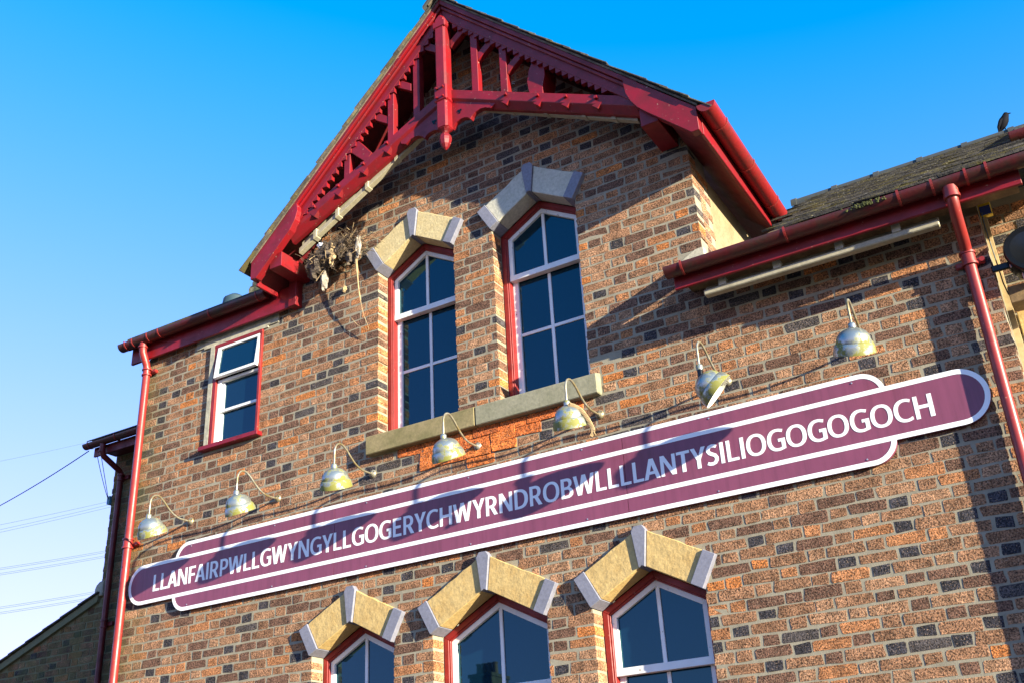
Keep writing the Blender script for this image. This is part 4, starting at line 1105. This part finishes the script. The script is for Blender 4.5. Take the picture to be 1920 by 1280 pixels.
# frayed rope hanging by the fifth lamp
rp = MB(); rr = random.Random(4)
pth = catmull([(-2.855, -0.50, 4.225), (-2.80, -0.47, 4.19), (-2.765, -0.44, 4.13), (-2.745, -0.42, 4.07), (-2.735, -0.42, 4.03)], 5)
for s in range(6):
    ph = s * 1.05
    rp.tube([p + Vector((0.009 * math.cos(ph + i * 0.5), 0.004, 0.009 * math.sin(ph + i * 0.5))) for i, p in enumerate(pth)], 0.0065, 5)
for s in range(26):
    e = pth[-1]; d = Vector((rr.uniform(-0.02, 0.02), rr.uniform(-0.015, 0.015), -rr.uniform(0.01, 0.035)))
    rp.tube([e, e + d * 0.6, e + d + Vector((rr.uniform(-0.008, 0.008), 0, 0))], 0.0025, 3)
tag(rp.build('rope', 'straw'), 'frayed tan rope end hanging beside the lamp below the right window sill', 'rope')

# ---------------------------------------------------------------- birds' nest under the left eave
NS = root('bird_nest', 'messy nest of twigs, straw and rags under the left end of the gable', 'nest')
rr = random.Random(12)
tw = MB(); stw = MB()
for i in range(560):
    a = rr.random()
    c = Vector((-5.40 + 0.50 * a + rr.gauss(0, 0.04), -0.14 + rr.gauss(0, 0.055), 6.40 - 0.03 * a + rr.gauss(0, 0.055) - (0.10 if a < 0.45 else 0)))
    if c.y > -0.02: c.y = -0.03
    d = Vector((rr.gauss(0, 1), rr.gauss(0, 0.6), rr.gauss(-0.15, 0.7))).normalized() * rr.uniform(0.025, 0.085)
    mid = c + Vector((rr.gauss(0, 0.012), rr.gauss(0, 0.01), rr.gauss(0, 0.014)))
    p0, p1 = c - d, c + d
    for p in (p0, p1): p.y = min(p.y, -0.012)
    (tw if rr.random() < 0.85 else stw).tube([p0, mid, p1], rr.uniform(0.0012, 0.0026), 3)
for i in range(16):   # long stray twigs reaching over the arch stone
    x0 = rr.uniform(-5.05, -4.85); z0 = rr.uniform(6.32, 6.45)
    pts = [(x0, -0.12, z0)]
    L_ = rr.uniform(0.12, 0.36); ang = rr.uniform(-0.45, 0.55) if i > 4 else rr.uniform(-0.55, -0.3)
    for k in range(1, 5): pts.append((x0 + L_ * k / 4 * math.cos(ang), -0.12 + rr.uniform(-0.02, 0.02), z0 + L_ * k / 4 * math.sin(ang) - 0.02 * k * k / 8 + rr.gauss(0, 0.008)))
    (tw if i % 2 else stw).tube(pts, 0.0025, 4)
o = tw.build('twigs', 'twig', NS); o['kind'] = 'stuff'
o = stw.build('straw', 'straw', NS); o['kind'] = 'stuff'
def lump(cx, cy, cz, rx, ry, rz, m, nm, seed):
    r3 = random.Random(seed); b = MB(); n, k = 16, 14
    rings = []
    ph = [r3.uniform(0, 6.28) for _ in range(8)]
    for i in range(k + 1):
        th = math.pi * (i + 0.001) / (k + 0.002); ring = []
        for j in range(n):
            a = 2 * math.pi * j / n
            f = 1 + 0.15 * math.sin(3 * a + ph[0] + 2 * th) + 0.12 * math.sin(5 * a + ph[1] - 3 * th) + 0.11 * math.sin(7 * th + ph[2] + a) + r3.uniform(-0.07, 0.07)
            ring.append((cx + rx * f * math.sin(th) * math.cos(a), min(-0.004, cy + ry * f * math.sin(th) * math.sin(a)), cz + rz * f * math.cos(th)))
        rings.append(ring)
    return b.sweep(rings).build(nm, m, NS, smooth=True)
lump(-5.36, -0.13, 6.27, 0.10, 0.09, 0.11, 'fluff', 'fluff_clump', 1)
lump(-5.22, -0.16, 6.34, 0.09, 0.08, 0.10, 'fluff', 'fluff_clump', 2)
lump(-5.10, -0.12, 6.36, 0.08, 0.08, 0.09, 'fluff', 'fluff_clump', 3)
lump(-5.30, -0.11, 6.15, 0.032, 0.04, 0.095, 'rag', 'hanging_rag', 4)
lump(-5.15, -0.19, 6.31, 0.034, 0.03, 0.09, 'straw', 'hanging_rag', 5)
lump(-4.90, -0.15, 6.31, 0.026, 0.022, 0.090, 'rag', 'hanging_rag', 6)
lump(-5.00, -0.12, 6.25, 0.05, 0.05, 0.07, 'fluff', 'fluff_clump', 7)
lump(-5.26, -0.22, 6.41, 0.030, 0.02, 0.025, 'signwhite', 'white_scrap', 8)
lump(-5.14, -0.03, 6.03, 0.02, 0.015, 0.03, 'straw', 'hanging_rag', 9)
MB().tube(catmull([(-4.93, -0.14, 6.22), (-4.925, -0.13, 6.10), (-4.92, -0.11, 5.92), (-4.915, -0.09, 5.82)], 6), [0.010] * 8 + [0.006] * 11, 6).build('hanging_straw', 'straw', NS)
MB().tube(catmull([(-4.915, -0.09, 5.82), (-4.90, -0.07, 5.70), (-4.872, -0.05, 5.60), (-4.865, -0.04, 5.55), (-4.90, -0.04, 5.57), (-4.99, -0.04, 5.64), (-5.05, -0.04, 5.72)], 6), 0.0022, 5).build('hanging_string', 'straw', NS)
# wire loops fixed on the wall inside the truss
lp = MB()
for dz in (0, 0.02):
    lp.tube([(XC + 0.47 + 0.045 * math.cos(a / 3), -0.03, 7.37 + dz + 0.05 * math.sin(a / 3)) for a in range(3, 17)], 0.003, 5)
    lp.tube([(XC + 0.49 + 0.05 * math.cos(a / 3), -0.03, 7.25 + dz + 0.045 * math.sin(a / 3)) for a in range(3, 17)], 0.003, 5)
tag(lp.build('wire_loop', 'metal'), 'loop of pale wire hanging behind the gable posts', 'wire')

# ---------------------------------------------------------------- bird on the ridge
BD = root('bird', 'black bird perched on the ridge of the right roof, facing right', 'bird')
by, bz = y1, z1 + 0.050
bx = 0.095
def ell(path, rad, nm, m='feather', n=14): return MB().tube(path, rad, n).build(nm, m, BD, smooth=True)
body = ell([(bx - 0.055, by, bz + 0.005), (bx - 0.05, by, bz + 0.02), (bx - 0.035, by, bz + 0.045), (bx - 0.012, by, bz + 0.085), (bx + 0.010, by, bz + 0.125), (bx + 0.028, by, bz + 0.155), (bx + 0.040, by, bz + 0.180), (bx + 0.046, by, bz + 0.198), (bx + 0.050, by, bz + 0.206)],
           [0.004, 0.014, 0.032, 0.046, 0.047, 0.036, 0.030, 0.022, 0.004], 'body')
ell([(bx + 0.060, by, bz + 0.184), (bx + 0.080, by, bz + 0.184), (bx + 0.094, by, bz + 0.181)], [0.009, 0.006, 0.001], 'beak', 'black', 8)
MB().prism([(bx - 0.085, bz - 0.055), (bx - 0.060, bz - 0.06), (bx - 0.025, bz + 0.05), (bx - 0.055, bz + 0.05)], by - 0.018, by + 0.018).build('tail', 'feather', BD)
for s in (-1, 1):
    ell([(bx - 0.068, by + s * 0.030, bz - 0.005), (bx - 0.055, by + s * 0.038, bz + 0.045), (bx - 0.025, by + s * 0.044, bz + 0.10), (bx + 0.008, by + s * 0.034, bz + 0.135)], [0.003, 0.014, 0.019, 0.008], 'wing', 'feather', 8)
    ell([(bx - 0.005, by + s * 0.018, bz + 0.06), (bx + 0.004, by + s * 0.018, bz + 0.0)], 0.004, 'leg', 'black', 6)
MB().lathe([(0.0005, 0.004), (0.004, 0), (0.0005, -0.004)], Matrix.Translation((bx + 0.054, by - 0.022, bz + 0.190)), 8).build('eye', 'black', BD)

# ---------------------------------------------------------------- lower side building on the left
SB = root('side_building', 'lower brick wing in shadow behind the left downpipe', 'building')
YS = 1.40; XS = -9.625
BR = []
vz = lambda x: 4.30 + (x + 9.60) * 0.355
def side_span(z):
    if z < 4.31:
        xa = -9.60 + (z - 4.30) / 0.355
        return (max(xa + 0.10, -13.5), -7.4)
    return (XS, -7.4) if z < 5.95 else None
lay(YS, 2.2, 5.95, side_span, lambda z: [])
side_bricks = [b for b in BR]; BR = []
for b in side_bricks: b['c'] = tuple(v * 0.7 for v in b['c'])  # shade on the wing deepened by darkening the brick colours
# only the strip left of the main corner can show; the rest stays plain joined courses
side_bricks = [b for b in side_bricks]
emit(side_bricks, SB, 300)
mb = MB(); mb.box(XS + 0.004, -7.4, YS + 0.0035, YS + 0.3, 4.30, 5.95)
mb.prism([(-14, 0), (-7.4, 0), (-7.4, 4.30), (-9.60, 4.30), (-14, 4.30 - 4.4 * 0.355)], YS + 0.0035, YS + 0.3)
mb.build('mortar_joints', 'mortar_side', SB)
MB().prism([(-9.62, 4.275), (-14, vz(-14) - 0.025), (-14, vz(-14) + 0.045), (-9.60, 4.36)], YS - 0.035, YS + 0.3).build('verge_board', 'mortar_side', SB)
for k in range(16):
    xa = -9.60 - k * 0.27; xb = xa - 0.30
    MB().prism([(xa, vz(xa) + 0.065), (xb, vz(xb) + 0.075), (xb, vz(xb) + 0.092), (xa, vz(xa) + 0.080)], YS - 0.06, YS + 0.8).build('slate', 'slate', SB)
MB().prism([(-9.56, 4.50), (-9.625, 4.49), (-9.665, 4.46), (-9.685, 4.42), (-9.685, 4.36), (-9.655, 4.335), (-9.56, 4.335)], YS - 0.03, YS + 0.2).build('kneeler_stone', 'concrete', SB, bevel=0.006)
MB().box(-9.632, -7.6, 1.10, 1.125, 5.846, 5.955).build('fascia', 'redold', SB, bevel=0.003)
MB().box(-9.632, -7.6, 1.126, YS, 5.935, 5.95).build('soffit', 'redold', SB)
gutter(-9.715, -7.6, 1.045, 5.985, 0.052, SB, 'gutter', 'x', (-9.63, -9.2, -8.7), 0)
sp = pipe([(-9.425, 1.045, 5.94), (-9.425, 1.045, 5.85), (-9.427, 1.07, 5.81), (-9.432, 1.31, 5.70), (-9.434, 1.34, 5.67), (-9.430, 1.34, 0.1)], 0.032, 'downpipe', 'redold', SB)
for zz in (5.86, 5.66, 5.60, 4.05, 3.98): MB().tube([(-9.43, 1.045 if zz > 5.8 else 1.34, zz), (-9.43, 1.045 if zz > 5.8 else 1.34, zz - 0.014)], 0.041, 16).build('collar', 'redold', sp, smooth=True)
for zz in (5.63, 4.01): MB().box(-9.51, -9.34, 1.365, 1.397, zz - 0.02, zz + 0.02).build('pipe_bracket', 'redold', sp)
rr = random.Random(21)
for k in range(9):
    xa = -9.68 + k * 0.25
    MB().prismx([(1.02, 6.015), (1.40, 6.20), (1.40, 6.212), (1.02, 6.027)], xa + 0.003, xa + 0.247).build('slate', 'slate', SB).rotation_euler = (0, 0, 0)
MB().prismx([(1.06, 6.01), (3.4, 7.35), (3.4, 7.38), (1.06, 6.03)], -9.64, -7.6).build('roof', 'slate', SB)
MB().box(-9.66, -9.615, YS - 0.03, YS + 0.05, 5.37, 5.46).build('junction_box', 'bluebox', SB)
CHM = root('chimney_stack', 'top of a grey brick chimney showing above the left eave', 'chimney')
MB().box(-8.30, -7.9, 2.0, 2.5, 6.5, 7.985).box(-8.25, -7.9, 2.004, 2.5, 7.99, 8.06).build('mortar_joints', 'mortar_side', CHM)
rr = random.Random(8)
for r_ in range(8):
    for c_ in range(3):
        zc = 7.45 + r_ * 0.0735; xo = -8.303 + c_ * 0.14 + (0 if r_ % 2 else -0.06)
        if zc > 7.96: xo += 0.05
        xa = max(xo, -8.306 if zc < 7.96 else -8.256)
        if zc > 8.03: continue
        cc = random.choice([(0.11, 0.11, 0.08), (0.16, 0.15, 0.11), (0.05, 0.055, 0.06)])
        o = MB().box(xa, xo + 0.13, 1.994, 2.06, zc + 0.004, zc + 0.066).build('brick', 'brick1', CHM); o.color = (*cc, 1)
pt = tag(MB().lathe([(0.17, -0.25), (0.14, -0.02), (0.07, 0.035), (0.02, 0.06), (0.001, 0.065)], Matrix.Translation((-8.53, 2.0, 7.90)), 14).build('roof_cowl', 'slateblue', smooth=True), 'small blue grey cowl poking above the left gutter', 'cowl')

# ---------------------------------------------------------------- overhead wires
def P3(u, v, Y):
    r = ROWX * ((u - 960) / 1984.43) + ROWY * ((v - 640) / 1984.43) + ROWZ
    t = (Y + 6.25) / r.y; return Vector((0, -6.25, 1.6)) + r * t
def wire(p, q, rad, sag, lab, nm='overhead_cable', m='cable', grp=None):
    pts = []
    for k in range(13):
        t = k / 12; c = p.lerp(q, t); c = Vector((c.x, c.y, c.z - 4 * sag * t * (1 - t))); pts.append(c)
    return tag(MB().tube(pts, rad, 6).build(nm, m), lab, 'cable', grp)
wire(Vector((-9.70, 1.08, 5.93)), Vector((-13.2, 2.2, 6.15)), 0.006, 0.03, 'dark cable running left from the end of the left wing gutter')
wire(Vector((-9.70, 1.2, 5.91)), Vector((-9.63, 1.36, 5.42)), 0.004, 0.02, 'thin cable dropping from the wing gutter to the blue box')
wire(Vector((-9.62, 1.2, 5.86)), Vector((-9.625, 1.36, 5.42)), 0.004, 0.0, 'shorter thin cable joining the one that drops to the blue box')
FW = [((-60, 875), (170, 827), 0.05, 'faint top power line crossing the sky above the dark cable')]
grp3 = 'distant power lines left of the wing'
for (ya, yb, tx) in ((982, 938, 'top line of the upper bundle'), (991, 944, 'middle line of the upper bundle'), (996, 949, 'lowest line of the upper bundle'),
                 (1063, 1031, 'first line of the middle bundle'), (1066, 1034, 'second line of the middle bundle'), (1073, 1040, 'third line of the middle bundle'), (1076, 1043, 'lowest line of the middle bundle'),
                 (1136, 1104, 'first line of the lower bundle'), (1139, 1107, 'second line of the lower bundle'), (1146, 1114, 'third line of the lower bundle'), (1149, 1117, 'lowest line of the lower bundle')):
    sl_ = (yb - ya) / 205 if ya < 1000 else (yb - ya) / 195
    FW.append(((-60, ya - sl_ * 60 * 1.0 + 0), (260, ya + sl_ * 260), 0.055, tx + ' of distant power lines'))
for (a, b, r_, lab) in FW:
    ya = a[1] if a[1] != b[1] else a[1]
    p = P3(a[0], a[1], 150); q = P3(b[0], b[1], 190)
    wire(p, q, r_, 0.25, lab, 'power_line', 'wirefar', grp3)

# ---------------------------------------------------------------- house across the street, seen only in the glass
OH = root('opposite_house', 'house with a row of chimney pots across the street, mirrored in a window', 'house')
def mirror_pt(u, v, yw, Y):
    r = ROWX * ((u - 960) / 1984.43) + ROWY * ((v - 640) / 1984.43) + ROWZ
    t = (yw + 6.25) / r.y; p = Vector((0, -6.25, 1.6)) + r * t; r2_ = Vector((r.x, -r.y, r.z)); t2 = (Y - yw) / r2_.y
    return p + r2_ * t2
cpt = mirror_pt(898, 1262, 0.165, -26)
hx, hz_ = cpt.x, cpt.z
MB().box(hx - 5, hx + 5, -34, -26.5, 0, hz_ - 2.2).build('wall', 'timber', OH)
MB().prismx([(-26.2, hz_ - 2.3), (-30.2, hz_ - 0.6), (-34.2, hz_ - 2.3)], hx - 5.2, hx + 5.2).build('roof', 'slate', OH)
cs = MB().box(hx - 0.5, hx + 0.5, -27.2, -26.0, 2, hz_).box(hx - 0.55, hx + 0.55, -27.25, -25.95, hz_ - 0.12, hz_ - 0.001).build('chimney', 'timber', OH)
for k in range(4):
    MB().lathe([(0.12, 0), (0.10, 0.35), (0.13, 0.38), (0.11, 0.42)], Matrix.Translation((hx - 0.36 + k * 0.25, -26.5, hz_)), 12, True).build('chimney_pot', 'pot', cs)
